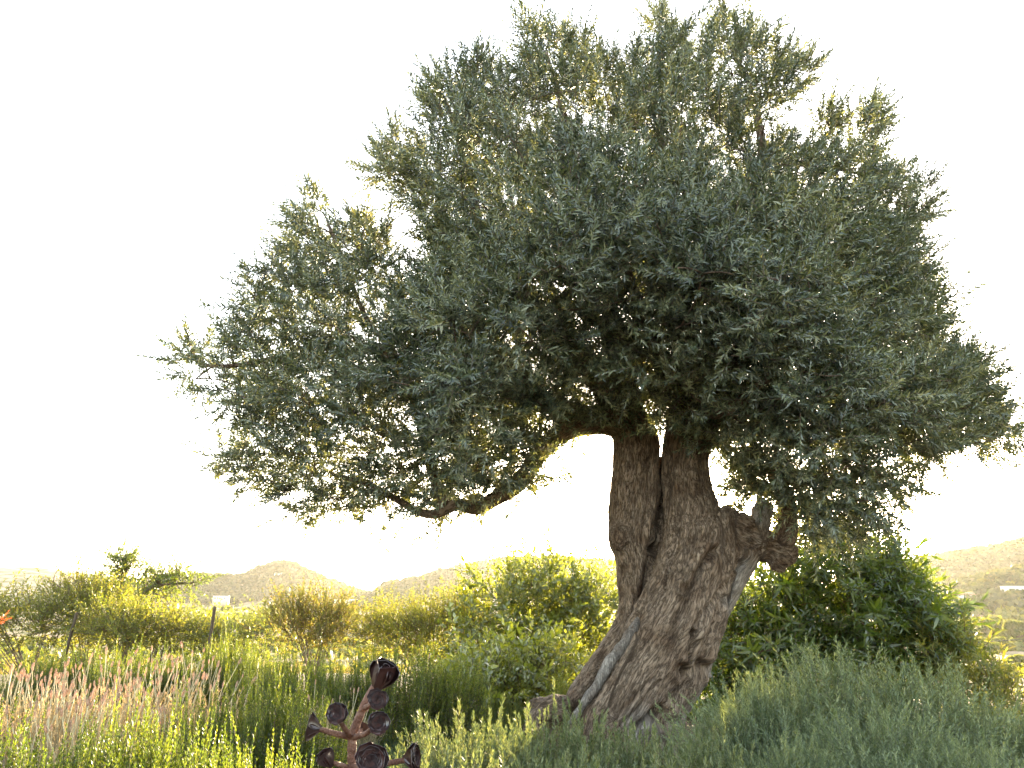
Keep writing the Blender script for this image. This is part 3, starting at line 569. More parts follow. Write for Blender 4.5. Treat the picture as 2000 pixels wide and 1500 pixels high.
for k in np.where(db < brad)[0]:
    if len(sel) == 0 or np.min(np.linalg.norm(C[sel] - C[k], axis=1)) > .165: sel.append(k)
    if len(sel) > 1250: break
print('boughs', len(BO))
bdir = unit(C[sel] - BO[nb[sel]] + 1e-4) * np.clip(db[sel] / .2, 0, 1)[:, None]
CALL, XALL, YALL, EALL = C, cx, cyy, ed
C, cx, cyy, ed = C[sel], cx[sel], cyy[sel], ed[sel]; nC = len(C)
print('olive clumps', nC)
# branches: join every clump to the nearest wood, nearest clumps first
NP = np.array([p for p, q in NODES]); NR = np.array([q for p, q in NODES]); order = np.argsort([np.min(np.linalg.norm(NP - c, axis=1)) for c in C])
bg_ = Geo(); cdir = np.zeros((nC, 3))
for k in order:
    c = C[k]; dd = np.linalg.norm(NP - c, axis=1) + .25 * (NP[:, 2] > c[2] + .1); m = dd.argmin(); p0 = NP[m]; L_ = np.linalg.norm(c - p0)
    r0 = min(NR[m] * .6, .004 + .016 * min(L_, 1.0)); mid = (p0 + c) / 2 + ro.normal(size=3) * .08 * L_ + np.array([0, 0, .1 * L_])
    t = np.linspace(0, 1, 6)[:, None]; pts = (1 - t) ** 2 * p0 + 2 * t * (1 - t) * mid + t * t * c; rad = np.linspace(max(r0, .006), .004, 6)
    bg_.add(*tube(pts, rad, 5)); NP = np.vstack([NP, pts[2:]]); NR = np.concatenate([NR, rad[2:]]); cdir[k] = unit(c - mid)
obj('branches', bg_.mesh('olive_branches', M_TWIG, True), olive, -BASE, kind='stuff')
OPR = [sprig(np.random.default_rng(300 + k), 26, .21, .061, .0155, .95, bend=.18, stem=.0022, t0=.06, whorl=2, taper=.3, curl=.08) for k in range(14)]
per = 14
cen = P(1235, 640, TY)
idx = np.repeat(np.arange(nC), per); n = len(idx)
base = C[idx]; outd = unit(base - cen)
rl = rdir(n, ro); sz = np.where(ed < 60, .10, .13)[idx]
T = base + rl * (sz * ro.uniform(.1, 1, n) ** .6)[:, None]
dr = unit(.45 * outd + .65 * rl + .3 * cdir[idx] + .55 * bdir[idx] + np.array([0, 0, .42]) - np.array([0, 0, .5]) * (cyy[idx] > 900)[:, None] * ro.uniform(0, 1, n)[:, None])
Mx = basis(dr, ro.uniform(0, 6.28, n)) * (ro.uniform(.75, 1.2, n) * np.where((ed[idx] < 55) & (ro.uniform(0, 1, n) < .10), 1.4, 1))[:, None, None]
dv = ro.normal(0, .10, n) + np.repeat(ro.normal(0, .12, nC), per); pi_ = ro.integers(0, len(OPR), n)
# the sprigs that show largest are single pieces, the rest one mass
front = np.argsort(np.linalg.norm(T - CAM, axis=1) + .0 * dv)[:1400]; front = ro.choice(front, 290, replace=False)
rest = np.ones(n, bool); rest[front] = False
crown = obj('crown', merge(OPR, pi_[rest], Mx[rest], T[rest], dv[rest]).mesh('olive_crown', M_OLIVE), olive, -BASE, kind='stuff')
SM = [mesh_np('olive_sprig', Vq, Fq, Aq, M_OLIVE) for Vq, Fq, Aq in OPR]
for k in front:
    o = bpy.data.objects.new('sprig', SM[pi_[k]]); COL.objects.link(o); o.parent = crown
    o.matrix_local = Matrix.Translation(Vector(T[k])) @ Matrix(Mx[k].tolist()).to_4x4()
# further clumps close the gaps round the limbs
CL = []
for k in range(6):
    q = np.random.default_rng(400 + k); m = 20; rl = rdir(m, q); CL.append(merge(OPR, q.integers(0, 14, m), basis(unit(.9 * rl + [0, 0, .55]), q.uniform(0, 6.28, m)) * q.uniform(.75, 1.2, m)[:, None, None], rl * (.14 * q.uniform(.1, 1, m) ** .6)[:, None], q.normal(0, .1, m)).mesh('olive_clump', M_OLIVE))
fixed = [P(a, b, TY + d) for a, b, d in [(1478, 962, -.15), (1508, 952, -.2), (1545, 985, -.1), (1565, 1012, .1), (1600, 1030, .1), (1655, 1045, .1), (1445, 945, .2), (1412, 862, -.1), (1442, 890, 0), (1458, 925, .05), (1395, 850, .1), (1470, 940, -.25), (640, 985, -.2), (705, 998, -.3), (760, 1000, -.25), (830, 965, -.4), (905, 955, -.35), (965, 945, -.3), (1020, 925, -.25), (1060, 880, -.2), (1085, 850, -.25), (1125, 815, -.2), (1175, 800, -.3), (1215, 785, -.35), (1330, 815, -.4), (1365, 840, -.35), (1290, 790, -.3), (590, 985, -.1), (540, 960, 0), (470, 925, 0), (440, 880, 0)]]
cand = np.where((EALL > 45) & (CALL[:, 1] < TY + .9))[0]; wt = np.where((XALL[cand] > 820) & (YALL[cand] > 420) & (YALL[cand] < 860), 3.0, 1.0); cand = cand[np.argsort(-wt * ro.uniform(0, 1, len(cand)))]
have = list(C); dmin = .155
for k in cand:
    if len(fixed) >= 295: break
    if np.min(np.linalg.norm(np.array(have) - CALL[k], axis=1)) > dmin: fixed.append(CALL[k]); have.append(CALL[k])
for k, c in enumerate(fixed):
    o = bpy.data.objects.new('leaf_clump', CL[k % 6]); COL.objects.link(o); o.parent = crown; o.location = Vector(c); o.rotation_euler = (ro.normal() * .3, ro.normal() * .3, ro.uniform(0, 6.28)); o.scale = [ro.uniform(.85, 1.2)] * 3
print('extra clumps', len(fixed))
print('olive leaves', n * 26, 'clumps', nC)

# ------------------------------------------------------------------ upright herbs: rosemary, grey herb, pale herb
def herb_proto(seed, protos, n, width, spread, base_r, hmin=.62, sl=(.34, .5), top=None, mass=1.0, droop=0.0, tufts=0):
    """a bush of height 1: list of sprig placements (index, matrix, origin, dv) and a woody stem mesh"""
    q = np.random.default_rng(seed); a = q.uniform(0, 6.283, n); rr_ = np.sqrt(q.uniform(0, 1, n)) * width
    x, y = rr_ * np.cos(a), rr_ * np.sin(a)
    if tufts:
        ta = np.arange(tufts) * 2.39996 + q.uniform(0, 6); tr = np.sqrt((np.arange(tufts) + .5) / tufts) * width * .92; tx, ty = tr * np.cos(ta) + q.normal(0, .03, tufts), tr * np.sin(ta) + q.normal(0, .03, tufts)
        ti = q.integers(0, tufts, n); sg = width * .50 / math.sqrt(tufts); ox, oy = q.normal(0, sg, n), q.normal(0, sg, n); x, y = tx[ti] + ox, ty[ti] + oy; rr_ = np.hypot(x, y)
        th = (1 - (1 - hmin) * (tr / width) ** 2) * q.uniform(.78, 1.0, tufts); hh = th[ti] * (1.0 - .16 * np.clip((ox ** 2 + oy ** 2) / (2 * sg * sg), 0, 2)) * q.uniform(.84, 1.0, n) * np.where(q.uniform(0, 1, n) < .24, q.uniform(1.08, 1.26, n), 1)
    else:
        lumps = .5 + .5 * noise3(np.stack([x * 4.5, y * 4.5, x * 0 + seed], -1), 3); hh = (1 - (1 - hmin) * (rr_ / width) ** 2) * (.74 + .26 * lumps) * q.uniform(.84, 1.0, n)
    hh = hh / np.quantile(hh, .985)
    Ls = q.uniform(sl[0], sl[1], n); d = unit(np.stack([x * spread, y * spread, np.ones(n)], -1) + q.normal(0, .09, (n, 3)))
    tip = np.stack([x, y, hh], -1); T = tip - d * Ls[:, None]
    # a second, lower layer fills the flanks
    n2 = int(n * .9 * mass); a2 = q.uniform(0, 6.283, n2); r2 = width * q.uniform(.45, 1.0, n2); x2, y2 = r2 * np.cos(a2), r2 * np.sin(a2)
    T2 = np.stack([x2, y2, q.uniform(.02, .62, n2) * hmin], -1); d2 = unit(np.stack([x2 * spread * 1.6, y2 * spread * 1.6, np.full(n2, .9 - droop)], -1) + q.normal(0, .12, (n2, 3)))
    T = np.vstack([T, T2]); d = np.vstack([d, d2]); Ls = np.concatenate([Ls, q.uniform(sl[0], sl[1], n2)])
    N_ = len(T); plen = protos[0][0][:, 2].max()
    Mx = basis(d, q.uniform(0, 6.28, N_)) * (Ls / plen)[:, None, None]
    g = Geo()
    for k in q.choice(n, min(n, 26), replace=False):
        b0 = np.array([x[k] * .25, y[k] * .25, -.03]); g.add(*tube([b0, (b0 + T[k]) / 2 + q.normal(size=3) * .02, T[k]], [.011, .008, .004], 5))
    return dict(idx=q.integers(0, len(protos), N_), M=Mx, T=T, dv=q.normal(0, .12, N_), n=n, stems=g.mesh('herb_stems', M_TWIG, True))
class Herb:
    def __init__(s, name, seeds, protos, mat, single=9, slim=1.0, **k):
        s.slim = slim; s.name, s.mat = name, mat; s.sm = [mesh_np(name + '_sprig', *p, mat) for p in protos]; s.kinds = []
        for sd_ in seeds:
            h = herb_proto(sd_, protos, **k); q = np.random.default_rng(sd_)
            tips = h['T'] + h['M'][:, :, 2] * .3; score = tips[:h['n'], 2]
            fr = np.argsort(-score)[:60]; fr = q.choice(fr, min(single, len(fr)), replace=False); rest = np.ones(len(h['T']), bool); rest[fr] = False
            h['fr'] = fr; h['me'] = merge(protos, h['idx'][rest], h['M'][rest], h['T'][rest], h['dv'][rest]).mesh(name + '_foliage', mat); s.kinds.append(h)
    def place(s, k, px, y, top, wide, label, cat, group, rz=None):
        """top: photo y of its upper edge; wide: width factor against its height"""
        z0 = G(X(px, y), y); h = Zat(top + 6, y) - z0; x = X(px, y, z0 + h * .6); q = s.kinds[k % len(s.kinds)]
        t = thing(s.name, label, cat, (x, y, z0), (px * .013) % 6.28 if rz is None else rz, (h * wide * s.slim, h * wide * s.slim, h), group)
        obj('foliage', q['me'], t, kind='stuff'); obj('stem', q['stems'], t)
        for m in q['fr']:
            o = bpy.data.objects.new('sprig', s.sm[q['idx'][m]]); COL.objects.link(o); o.parent = t
            o.matrix_local = Matrix.Translation(Vector(q['T'][m])) @ Matrix(q['M'][m].tolist()).to_4x4()
        return t
RP = [sprig(np.random.default_rng(500 + k), 80, .40, .043, .0140, .9, bend=.05, stem=.003, t0=.02, whorl=5, taper=.55, curl=-.05, fold=.1) for k in range(8)]
ROSE = Herb('rosemary_bush', [1, 2, 3], RP, M_ROSE, slim=.84, n=250, width=.58, spread=.3, base_r=.2, hmin=.74, sl=(.28, .44), mass=.6, tufts=13)
RG = 'rosemary bushes in the garden'
for k, (px, y, top, w, lab) in enumerate([
    (30, 3.15, 1358, 1.1, 'bright green rosemary bush at the left edge in front of the lavender'),
    (165, 2.95, 1385, 1.05, 'rosemary bush at the bottom left, second from the left edge'),
    (268, 3.2, 1306, .6, 'slim tall rosemary bush rising in front of the dried lavender'),
    (360, 3.0, 1382, 1.0, 'front rosemary bush right of the slim tall one, below the lavender'),
    (480, 2.8, 1412, 1.0, 'low rosemary bush at the bottom edge, left of the dark succulent'),
    (585, 2.9, 1432, .8, 'lowest rosemary bush, touching the left arm of the dark succulent'),
    (90, 2.6, 1440, 1.1, 'rosemary bush at the very bottom left corner'),
    (300, 2.5, 1462, 1.1, 'short rosemary bush at the bottom edge under the slim tall one'),
    (440, 4.2, 1288, .85, 'rosemary bush beside the right end of the dried lavender'),
    (545, 4.3, 1296, .95, 'full rosemary bush behind the left arm of the dark succulent'),
    (520, 6.9, 1246, .8, 'dark rosemary bush below the left edge of the rust tinged shrub'),
    (600, 6.5, 1236, .9, 'shaded rosemary bush in front of the rust tinged shrub, middle of the row'),
    (690, 6.2, 1246, .8, 'shaded rosemary bush directly behind the top of the dark succulent'),
    (775, 6.1, 1226, .95, 'tall rosemary bush with lit tips right of the dark succulent'),
    (870, 6.3, 1250, .9, 'dark rosemary bush next to the leafy shrub left of the olive trunk'),
    (70, 7.2, 1244, 1.0, 'rosemary bush behind the lavender, under the leaning fence post'),
    (170, 7.4, 1240, 1.0, 'yellow tipped rosemary bush behind the lavender, second in its row'),
    (265, 7.1, 1236, 1.0, 'yellow tipped rosemary bush in the middle of the row behind the lavender'),
    (355, 7.3, 1244, .9, 'rosemary bush behind the right half of the lavender'),
    (448, 7.6, 1214, .75, 'rosemary bush in front of the upright fence post'),
    (985, 7.2, 1345, 1.3, 'low dark rosemary bush in the shade under the leafy shrub'),
    (1098, 6.9, 1290, .5, 'thin rosemary clump in the shade close to the olive trunk'),
]): ROSE.place(k, px, y, top, w, lab, 'rosemary', RG)

GP = [sprig(np.random.default_rng(600 + k), 64, .42, .040, .0085, 1.05, bend=.16, stem=.0022, t0=.1, whorl=3, taper=.3, curl=0, fold=.1) for k in range(8)]
GREY = Herb('artemisia_bush', [11, 12], GP, M_GREY, single=14, n=300, width=.62, spread=.8, base_r=.3, hmin=.5, sl=(.36, .55))
GG = 'feathery grey green bushes at the lower right'
for k, (px, y, top, w, lab) in enumerate([
    (1640, 4.7, 1240, 1.2, 'big feathery grey green bush in front of the dark shrub'),
    (1830, 4.5, 1272, 1.1, 'feathery grey green bush right of the biggest one'),
    (1490, 4.5, 1298, .95, 'feathery grey green bush nearest the stone, left flank of the mound'),
    (1960, 4.3, 1365, 1.2, 'feathery green bush at the right edge, sloping down'),
    (1720, 3.8, 1358, 1.15, 'feathery grey bush low in front of the big one'),
    (1560, 3.6, 1425, 1.1, 'low feathery bush at the bottom edge right of the stone'),
    (1900, 3.5, 1432, 1.2, 'low feathery bush in the bottom right corner'),
]): GREY.place(k, px, y, top, w, lab, 'artemisia', GG)
HP = [sprig(np.random.default_rng(700 + k), 58, .40, .046, .0125, 1.1, bend=.10, stem=.003, t0=.12, whorl=4, taper=.25, curl=-.05, fold=.15, tuft=.16) for k in range(8)]
HERB = Herb('pale_herb', [21, 22, 23], HP, M_HERB, single=12, n=130, tufts=9, width=.55, spread=.45, base_r=.3, hmin=.7, sl=(.38, .6))
HG = 'pale leafy herbs along the bottom'
for k, (px, y, top, w, lab) in enumerate([
    (895, 3.9, 1372, .8, 'pale herb with tall tips right of the dark succulent'),
    (1000, 4.0, 1400, .85, 'pale herb in front of the looping olive root'),
    (1095, 4.2, 1352, .7, 'pale herb with the tallest shoot, before the trunk foot'),
    (1200, 4.0, 1396, .85, 'pale herb below the middle of the olive trunk'),
    (1310, 3.9, 1415, .9, 'pale herb below the right side of the trunk foot'),
    (1420, 3.7, 1432, .9, 'pale herb in front of the stone by the trunk'),
    (860, 3.2, 1448, .8, 'short pale herb at the bottom edge beside the succulent'),
    (1060, 3.3, 1445, .85, 'pale herb at the bottom edge, below the looping root'),
    (1250, 3.2, 1455, .9, 'short pale herb at the bottom edge under the trunk'),
]): HERB.place(k, px, y, top, w, lab, 'herb', HG)

# lavender gone dry: grey mounds with single flower spikes
def spike(seed):
    q = np.random.default_rng(seed); g = Geo(); L = .042
    g.add(*tube([[0, 0, -.34], [.004, 0, -.17], [0, 0, 0]], [.0032, .0028, .0026], 4), v=.5, w=1)
    for ring in range(6):
        t = ring / 5; rad = .0072 * (1 - .45 * t) * (.75 + .4 * math.sin(t * 3.1))
        for m in range(5):
            a = m * 1.257 + ring * .6; d = np.array([math.cos(a), math.sin(a), 0]); p = d * rad + [0, 0, t * L]
            sdv = np.array([-math.sin(a), math.cos(a), 0]) * .0042
            g.add([p - sdv + [0, 0, -.003], p + sdv + [0, 0, -.003], p + d * .0035 + [0, 0, .011] + sdv * .3, p - d * .003 + [0, 0, .005]], [[0, 1, 2], [0, 2, 3], [1, 3, 2]], v=q.uniform(.1, .9), w=0)
    return g.mesh('lavender_spike', M_LAVF)
SPK = [spike(k) for k in range(5)]
LP = [sprig(np.random.default_rng(800 + k), 40, .26, .034, .0040, .6, bend=.12, stem=.0018, t0=.02, whorl=4, taper=.3, curl=0, fold=.05) for k in range(5)]
ql = np.random.default_rng(55)
for px, y, top, w, nsp, lab in [(25, 4.4, 1318, .40, 78, 'dried lavender with pinkish spikes at the left edge'), (135, 4.55, 1306, .42, 89, 'dried lavender mound, second from the left edge'),
                                (245, 4.7, 1298, .42, 89, 'dried lavender mound behind the slim tall rosemary'), (350, 4.9, 1296, .42, 83, 'dried lavender at the right end of its bed'),
                                (190, 4.0, 1362, .36, 54, 'dried lavender low at the front of its bed'), (650, 5.6, 1345, .26, 10, 'small shaded lavender behind the dark succulent')]:
    z0 = G(X(px, y), y); h = Zat(top, y) - z0; t = thing('lavender', lab, 'lavender', (X(px, y, h), y, z0), group='dried lavender plants')
    n = 330; a = ql.uniform(0, 6.283, n); rr_ = np.sqrt(ql.uniform(0, 1, n)) * w; pos = np.stack([rr_ * np.cos(a), rr_ * np.sin(a), (h - .30) * (1 - .4 * (rr_ / w) ** 2) - .10 + ql.normal(0, .04, n)], -1)
    d = unit(np.stack([pos[:, 0] * .8, pos[:, 1] * .8, np.ones(n)], -1) + ql.normal(0, .15, (n, 3)))
    obj('foliage', merge(LP, ql.integers(0, 5, n), basis(d, a) * ql.uniform(.7, 1.1, n)[:, None, None], pos, ql.normal(0, .15, n)).mesh('lavender_foliage', M_LAVG), t, kind='stuff')
    g = Geo()
    for k in range(16):
        b = pos[k] * np.array([.2, .2, 0]); g.add(*tube([b - [0, 0, .03], (b + pos[k]) / 2, pos[k]], [.008, .006, .003], 5))
    obj('stem', g.mesh('lavender_stem', M_TWIG), t)
    for k in range(nsp):
        a1, r1 = ql.uniform(0, 6.283), math.sqrt(ql.uniform(0, 1)) * w * 1.05; dd = unit(np.array([[math.cos(a1) * r1 * .7, math.sin(a1) * r1 * .7, 1.0]]) + ql.normal(0, .13, (1, 3)))
        o = obj('flower_spike', SPK[k % 5], t, (math.cos(a1) * r1, math.sin(a1) * r1, h * (1 - .25 * (r1 / w) ** 2) + ql.normal(0, .05)))
        o.rotation_euler = Vector(dd[0]).to_track_quat('Z', 'Y').to_euler(); o.scale = [ql.uniform(.45, .72)] * 3

# ------------------------------------------------------------------ leafy shrubs
def shrub(name, label, cat, blobs, protos, mat, nclump, per, size, base_px, group=None, seed=0, stems=14, single=12, up=.5, flop=0.0, scale=(.8, 1.2), shell=.55, srad=.012):
    """blobs: photo x, photo y, distance, radius in photo pixels (x, y), depth radius in metres"""
    q = np.random.default_rng(seed + 1000); cs = [P(a, b, y) for a, b, y, rx, ry, rd in blobs]
    ra = [np.array([rx * zc(c) / FPX, rd, ry * zc(c) / FPX]) for c, (a, b, y, rx, ry, rd) in zip(cs, blobs)]
    vol = np.array([np.prod(v) ** .7 for v in ra]); which = q.choice(len(cs), nclump, p=vol / vol.sum())
    d = rdir(nclump, q); rad = q.uniform(0, 1, nclump) ** shell; bump = 1 + .30 * noise3(d * 3.1 + which[:, None] * 7.7, seed)
    cc = np.array(cs)[which]; rr_ = np.array(ra)[which]; C = cc + d * (rad * bump)[:, None] * rr_
    gz_ = ground(C[:, 0], C[:, 1]); C[:, 2] = np.maximum(C[:, 2], gz_ + .06)
    b = np.array([X(base_px, blobs[0][2]), blobs[0][2], 0.0]); b[2] = G(b[0], b[1])
    t = thing(name, label, cat, b, group=group)
    ii = np.repeat(np.arange(nclump), per); n = len(ii); rl = rdir(n, q)
    T = C[ii] + rl * size * q.uniform(.2, 1, n)[:, None]; dr = unit(.7 * d[ii] + .6 * rl + np.array([0, 0, up]) - np.array([0, 0, flop]) * q.uniform(0, 1, n)[:, None])
    Mx = basis(dr, q.uniform(0, 6.28, n)) * (q.uniform(scale[0], scale[1], n) * np.where(q.uniform(0, 1, n) < .1, 1.6, 1))[:, None, None]; dv = q.normal(0, .1, n) + np.repeat(q.normal(0, .08, nclump), per); pi = q.integers(0, len(protos), n)
    fr = np.argsort(np.linalg.norm(T - CAM, axis=1))[:single * 6]; fr = q.choice(fr, min(single, len(fr)), replace=False) if single else []
    rest = np.ones(n, bool); rest[fr] = False
    obj('foliage', merge(protos, pi[rest], Mx[rest], T[rest], dv[rest]).mesh(name + '_foliage', mat), t, -b, kind='stuff')
    key = id(protos), mat.name
    if key not in SHM: SHM[key] = [mesh_np(name + '_sprig', *p, mat) for p in protos]
    for m in fr:
        o = bpy.data.objects.new('sprig', SHM[key][pi[m]]); COL.objects.link(o); o.parent = t; o.matrix_local = Matrix.Translation(Vector(T[m] - b)) @ Matrix(Mx[m].tolist()).to_4x4()
    g = Geo(); nd = [b + [0, 0, -.04]]
    for m in np.argsort(np.linalg.norm(C - b, axis=1))[::max(1, nclump // stems)]:
        mid = (b + C[m]) / 2 + q.normal(size=3) * .06 + [0, 0, .08]; tt = np.linspace(0, 1, 7)[:, None]; p0 = b + np.array([q.normal() * .05, q.normal() * .05, -.05])
        g.add(*tube((1 - tt) ** 2 * p0 + 2 * tt * (1 - tt) * mid + tt * tt * C[m], np.linspace(srad, srad * .25, 7), 6))
    obj('stem', g.mesh(name + '_stem', M_TWIG, True), t, -b); return t
SHM = {}
rs = lambda k: np.random.default_rng(900 + k)
CP = [sprig(rs(k), 13, .22, .065, .030, .95, bend=.2, stem=.0025, t0=.15, whorl=2, wide=True, curl=.12) for k in range(8)]
PP = [sprig(rs(20 + k), 15, .26, .115, .023, .85, bend=.25, stem=.003, t0=.15, whorl=3, wide=True, curl=.28) for k in range(8)]
YP = [sprig(rs(40 + k), 16, .22, .034, .016, .9, bend=.2, stem=.0022, t0=.1, whorl=2, wide=False, curl=.1) for k in range(8)]
shrub('leafy_shrub', 'broad leafy shrub sunlit at the top, just left of the olive trunk', 'shrub',
      [(1040, 1270, 11.32, 130, 140, 0.62), (1130, 1220, 11.59, 85, 95, 0.56), (990, 1190, 11.32, 75, 75, 0.5), (1070, 1160, 11.59, 70, 65, 0.44), (930, 1290, 10.9, 55, 90, 0.44), (1170, 1180, 11.73, 45, 60, 0.38), (1040, 1370, 11.04, 120, 60, 0.5)], CP, M_BROAD, 230, 8, .21, 1050, seed=1, single=26, scale=(1.0, 1.5))
shrub('shaded_shrub', 'low broad leaved shrub in shade, below the sunlit one left of the trunk', 'shrub',
      [(1010, 1345, 8.0, 95, 62, .4), (930, 1350, 7.8, 60, 58, .35), (1085, 1340, 8.1, 60, 58, .35), (1030, 1290, 8.2, 60, 34, .3)], CP, M_BROAD, 95, 8, .14, 1010, seed=11, single=14)
shrub('lime_shrub', 'lower yellow green shrub adjoining the broad leafy one on its left', 'shrub',
      [(845, 1240, 11.52, 75, 55, 0.5), (780, 1245, 11.79, 60, 45, 0.5), (900, 1215, 11.66, 40, 45, 0.38), (725, 1235, 12.06, 40, 40, 0.38)], YP, M_YELL, 150, 8, .16, 830, seed=2, up=.8, scale=(1.0, 1.5))
shrub('rusty_shrub', 'loose twiggy shrub with rust tinged tips above the shaded rosemary row', 'shrub',
      [(590, 1230, 11.52, 70, 45, 0.5), (660, 1235, 11.79, 55, 40, 0.5), (575, 1195, 11.66, 35, 30, 0.38), (640, 1200, 11.66, 30, 24, 0.38)], YP, M_RUST, 95, 7, .17, 610, seed=3, up=.9, scale=(1.0, 1.5))
shrub('peach_shrub', 'dense dark green shrub with long narrow leaves, right behind the trunk', 'shrub',
      [(1590, 1220, 8.6, 170, 150, .8), (1700, 1160, 8.8, 110, 110, .7), (1760, 1250, 8.5, 85, 110, .6), (1480, 1250, 8.8, 110, 140, .6), (1430, 1350, 8.4, 90, 90, .5), (1640, 1110, 8.9, 90, 70, .6), (1570, 1330, 8.3, 160, 90, .7), (1800, 1180, 8.7, 40, 70, .4), (1370, 1370, 8.6, 60, 70, .4)], PP, M_PEACH, 385, 8, .2, 1600, seed=4, single=34, up=.15, flop=.7)
shrub('willow_shrub', 'sunny yellow green shrub below the dark one at the right edge', 'shrub',
      [(1860, 1300, 8.0, 60, 50, .4), (1930, 1370, 7.6, 60, 55, .4), (1985, 1400, 7.4, 40, 45, .4), (1815, 1290, 8.2, 40, 40, .3)], PP, M_YELL, 85, 6, .14, 1890, seed=5, scale=(.6, .9), up=.5)
shrub('hedge_shrub', 'yellow green hedge shrub at the far left behind the leaning post', 'shrub',
      [(60, 1222, 11.5, 80, 34, .6), (-40, 1215, 11.5, 70, 42, .6), (125, 1212, 11.8, 40, 32, .5)], YP, M_YELL, 85, 7, .17, 60, seed=6, scale=(1, 1.5))
shrub('round_shrub', 'round yellow shrub left of the sparse little tree', 'shrub',
      [(155, 1185, 12.0, 60, 42, .6), (195, 1205, 12.2, 60, 34, .6)], YP, M_YELL, 110, 8, .17, 160, seed=7, scale=(1, 1.5), up=.6)
shrub('sunlit_shrub', 'low sunlit shrub under the sparse little tree', 'shrub',
      [(265, 1232, 11.0, 75, 26, .6), (330, 1238, 11.2, 60, 24, .5), (220, 1228, 11.3, 50, 28, .5)], YP, M_YELL, 130, 8, .16, 280, seed=8, scale=(1, 1.4))
shrub('olive_green_shrub', 'dull green shrub around the foot of the upright fence post', 'shrub',
      [(400, 1242, 12.0, 60, 20, .5), (470, 1240, 12.5, 60, 18, .5), (530, 1238, 12.8, 40, 20, .5)], YP, M_BROAD, 120, 7, .15, 440, seed=9, scale=(1, 1.4))
shrub('red_leaved_plant', 'plant with red orange leaves cut by the left edge', 'plant',
      [(-8, 1212, 5.6, 12, 9, .06), (-4, 1296, 5.6, 8, 9, .06)], CP, M_RED, 4, 3, .02, -6, seed=10, scale=(.28, .4), stems=4, single=4, srad=.004)

# sparse little tree and bare bush at the left
def limbs_px(rows, y, step=.1):
    pts = np.array([P(a, b, y + d) for a, b, c, d in rows]); rad = np.array([c * zc(p) / FPX for (a, b, c, d), p in zip(rows, pts)]); return resample(pts, rad, step)
tb = P(245, 1235, 14.0); tb[2] = G(tb[0], tb[1])
lt_ = thing('almond_tree', 'sparse little tree with crooked limbs standing above the far left shrubs', 'tree', tb)
tips = []
s, q = limbs_px([(243, 1290, 7, 0), (246, 1225, 6, 0), (250, 1185, 5.5, 0)], 14); obj('trunk', mesh_np('almond_trunk', *tube(s - tb, q, 8, .2), None, M_TWIG, True), lt_)
for rows in [[(250, 1188, 5, 0), (236, 1160, 4, .1), (240, 1130, 3, .1), (255, 1100, 1.5, .1)], [(250, 1188, 5, 0), (275, 1165, 4, -.1), (300, 1145, 3, -.2), (340, 1140, 2.5, -.2), (385, 1138, 1.5, -.2)],
             [(275, 1165, 3, -.1), (285, 1140, 2.5, 0), (285, 1115, 1.5, .1)], [(300, 1145, 2.5, -.2), (325, 1125, 2, -.1), (350, 1120, 1.2, 0)], [(300, 1158, 2, -.2), (330, 1172, 1.6, -.2), (360, 1177, .8, -.2)],
             [(236, 1162, 3, .1), (218, 1150, 2, .2), (208, 1148, 1.2, .2)], [(240, 1130, 2, .1), (232, 1110, 1.4, 0), (222, 1098, .7, 0)], [(246, 1120, 1.6, .1), (240, 1100, 1, .1), (239, 1088, .5, .1)]]:
    s, q = limbs_px(rows, 14); obj('limb', mesh_np('almond_limb', *tube(s - tb, q, 6), None, M_TWIG, True), lt_); tips += list(s[len(s) // 3:])
tips = np.array([t for t in tips if not (t[2] < P(0, 1165, 14)[2] and t[0] > X(310, 14))]); qa = np.random.default_rng(5)
extra = np.array([P(a, b, 14 + qa.normal() * .2) for a, b in [(245, 1165), (260, 1180), (230, 1185), (275, 1180), (290, 1170), (240, 1175), (255, 1195), (285, 1190), (225, 1165)] for _ in range(4)])
cc = np.concatenate([np.repeat(tips, 11, 0), extra]); n = len(cc); T = cc + qa.normal(0, .055, (n, 3)) - tb
obj('crown', merge(YP, qa.integers(0, 8, n), basis(unit(rdir(n, qa) + [0, 0, .5]), qa.uniform(0, 6, n)) * qa.uniform(1.4, 2.3, n)[:, None, None], T, qa.normal(.1, .12, n)).mesh('almond_crown', M_PEACH), lt_, kind='stuff')
bb = P(160, 1235, 13.2); bb[2] = G(bb[0], bb[1]); bare = thing('bare_bush', 'bundle of bare leafless twigs left of the sparse little tree', 'bush', bb)
for rows in [[(170, 1240, 3, 0), (160, 1160, 2.5, 0), (150, 1120, 1.4, 0), (148, 1108, .7, 0)], [(155, 1142, 1.6, 0), (140, 1128, 1, .1), (118, 1118, .7, .1)], [(172, 1240, 3, 0), (178, 1150, 2.2, .1), (186, 1120, 1.2, .1), (188, 1104, .7, .1)],
             [(178, 1148, 1.4, .1), (170, 1125, .9, .1), (168, 1108, .6, .1)], [(165, 1190, 2, 0), (130, 1155, 1.8, 0), (104, 1138, 1.2, 0), (94, 1128, .8, 0)], [(104, 1138, 1, 0), (108, 1120, .7, 0), (116, 1112, .5, 0)], [(183, 1130, 1.2, .1), (197, 1122, .8, .1), (215, 1108, .5, .2)],
             [(118, 1148, 1, 0), (118, 1130, .8, 0), (120, 1112, .6, 0)], [(60, 1190, 1.6, 0), (50, 1170, 1.2, 0), (42, 1158, .8, 0)]]:
    s, q = limbs_px(rows, 13.2); obj('twig', mesh_np('bare_twig', *tube(s - bb, np.maximum(q, .004), 5), None, M_TWIG, True), bare)

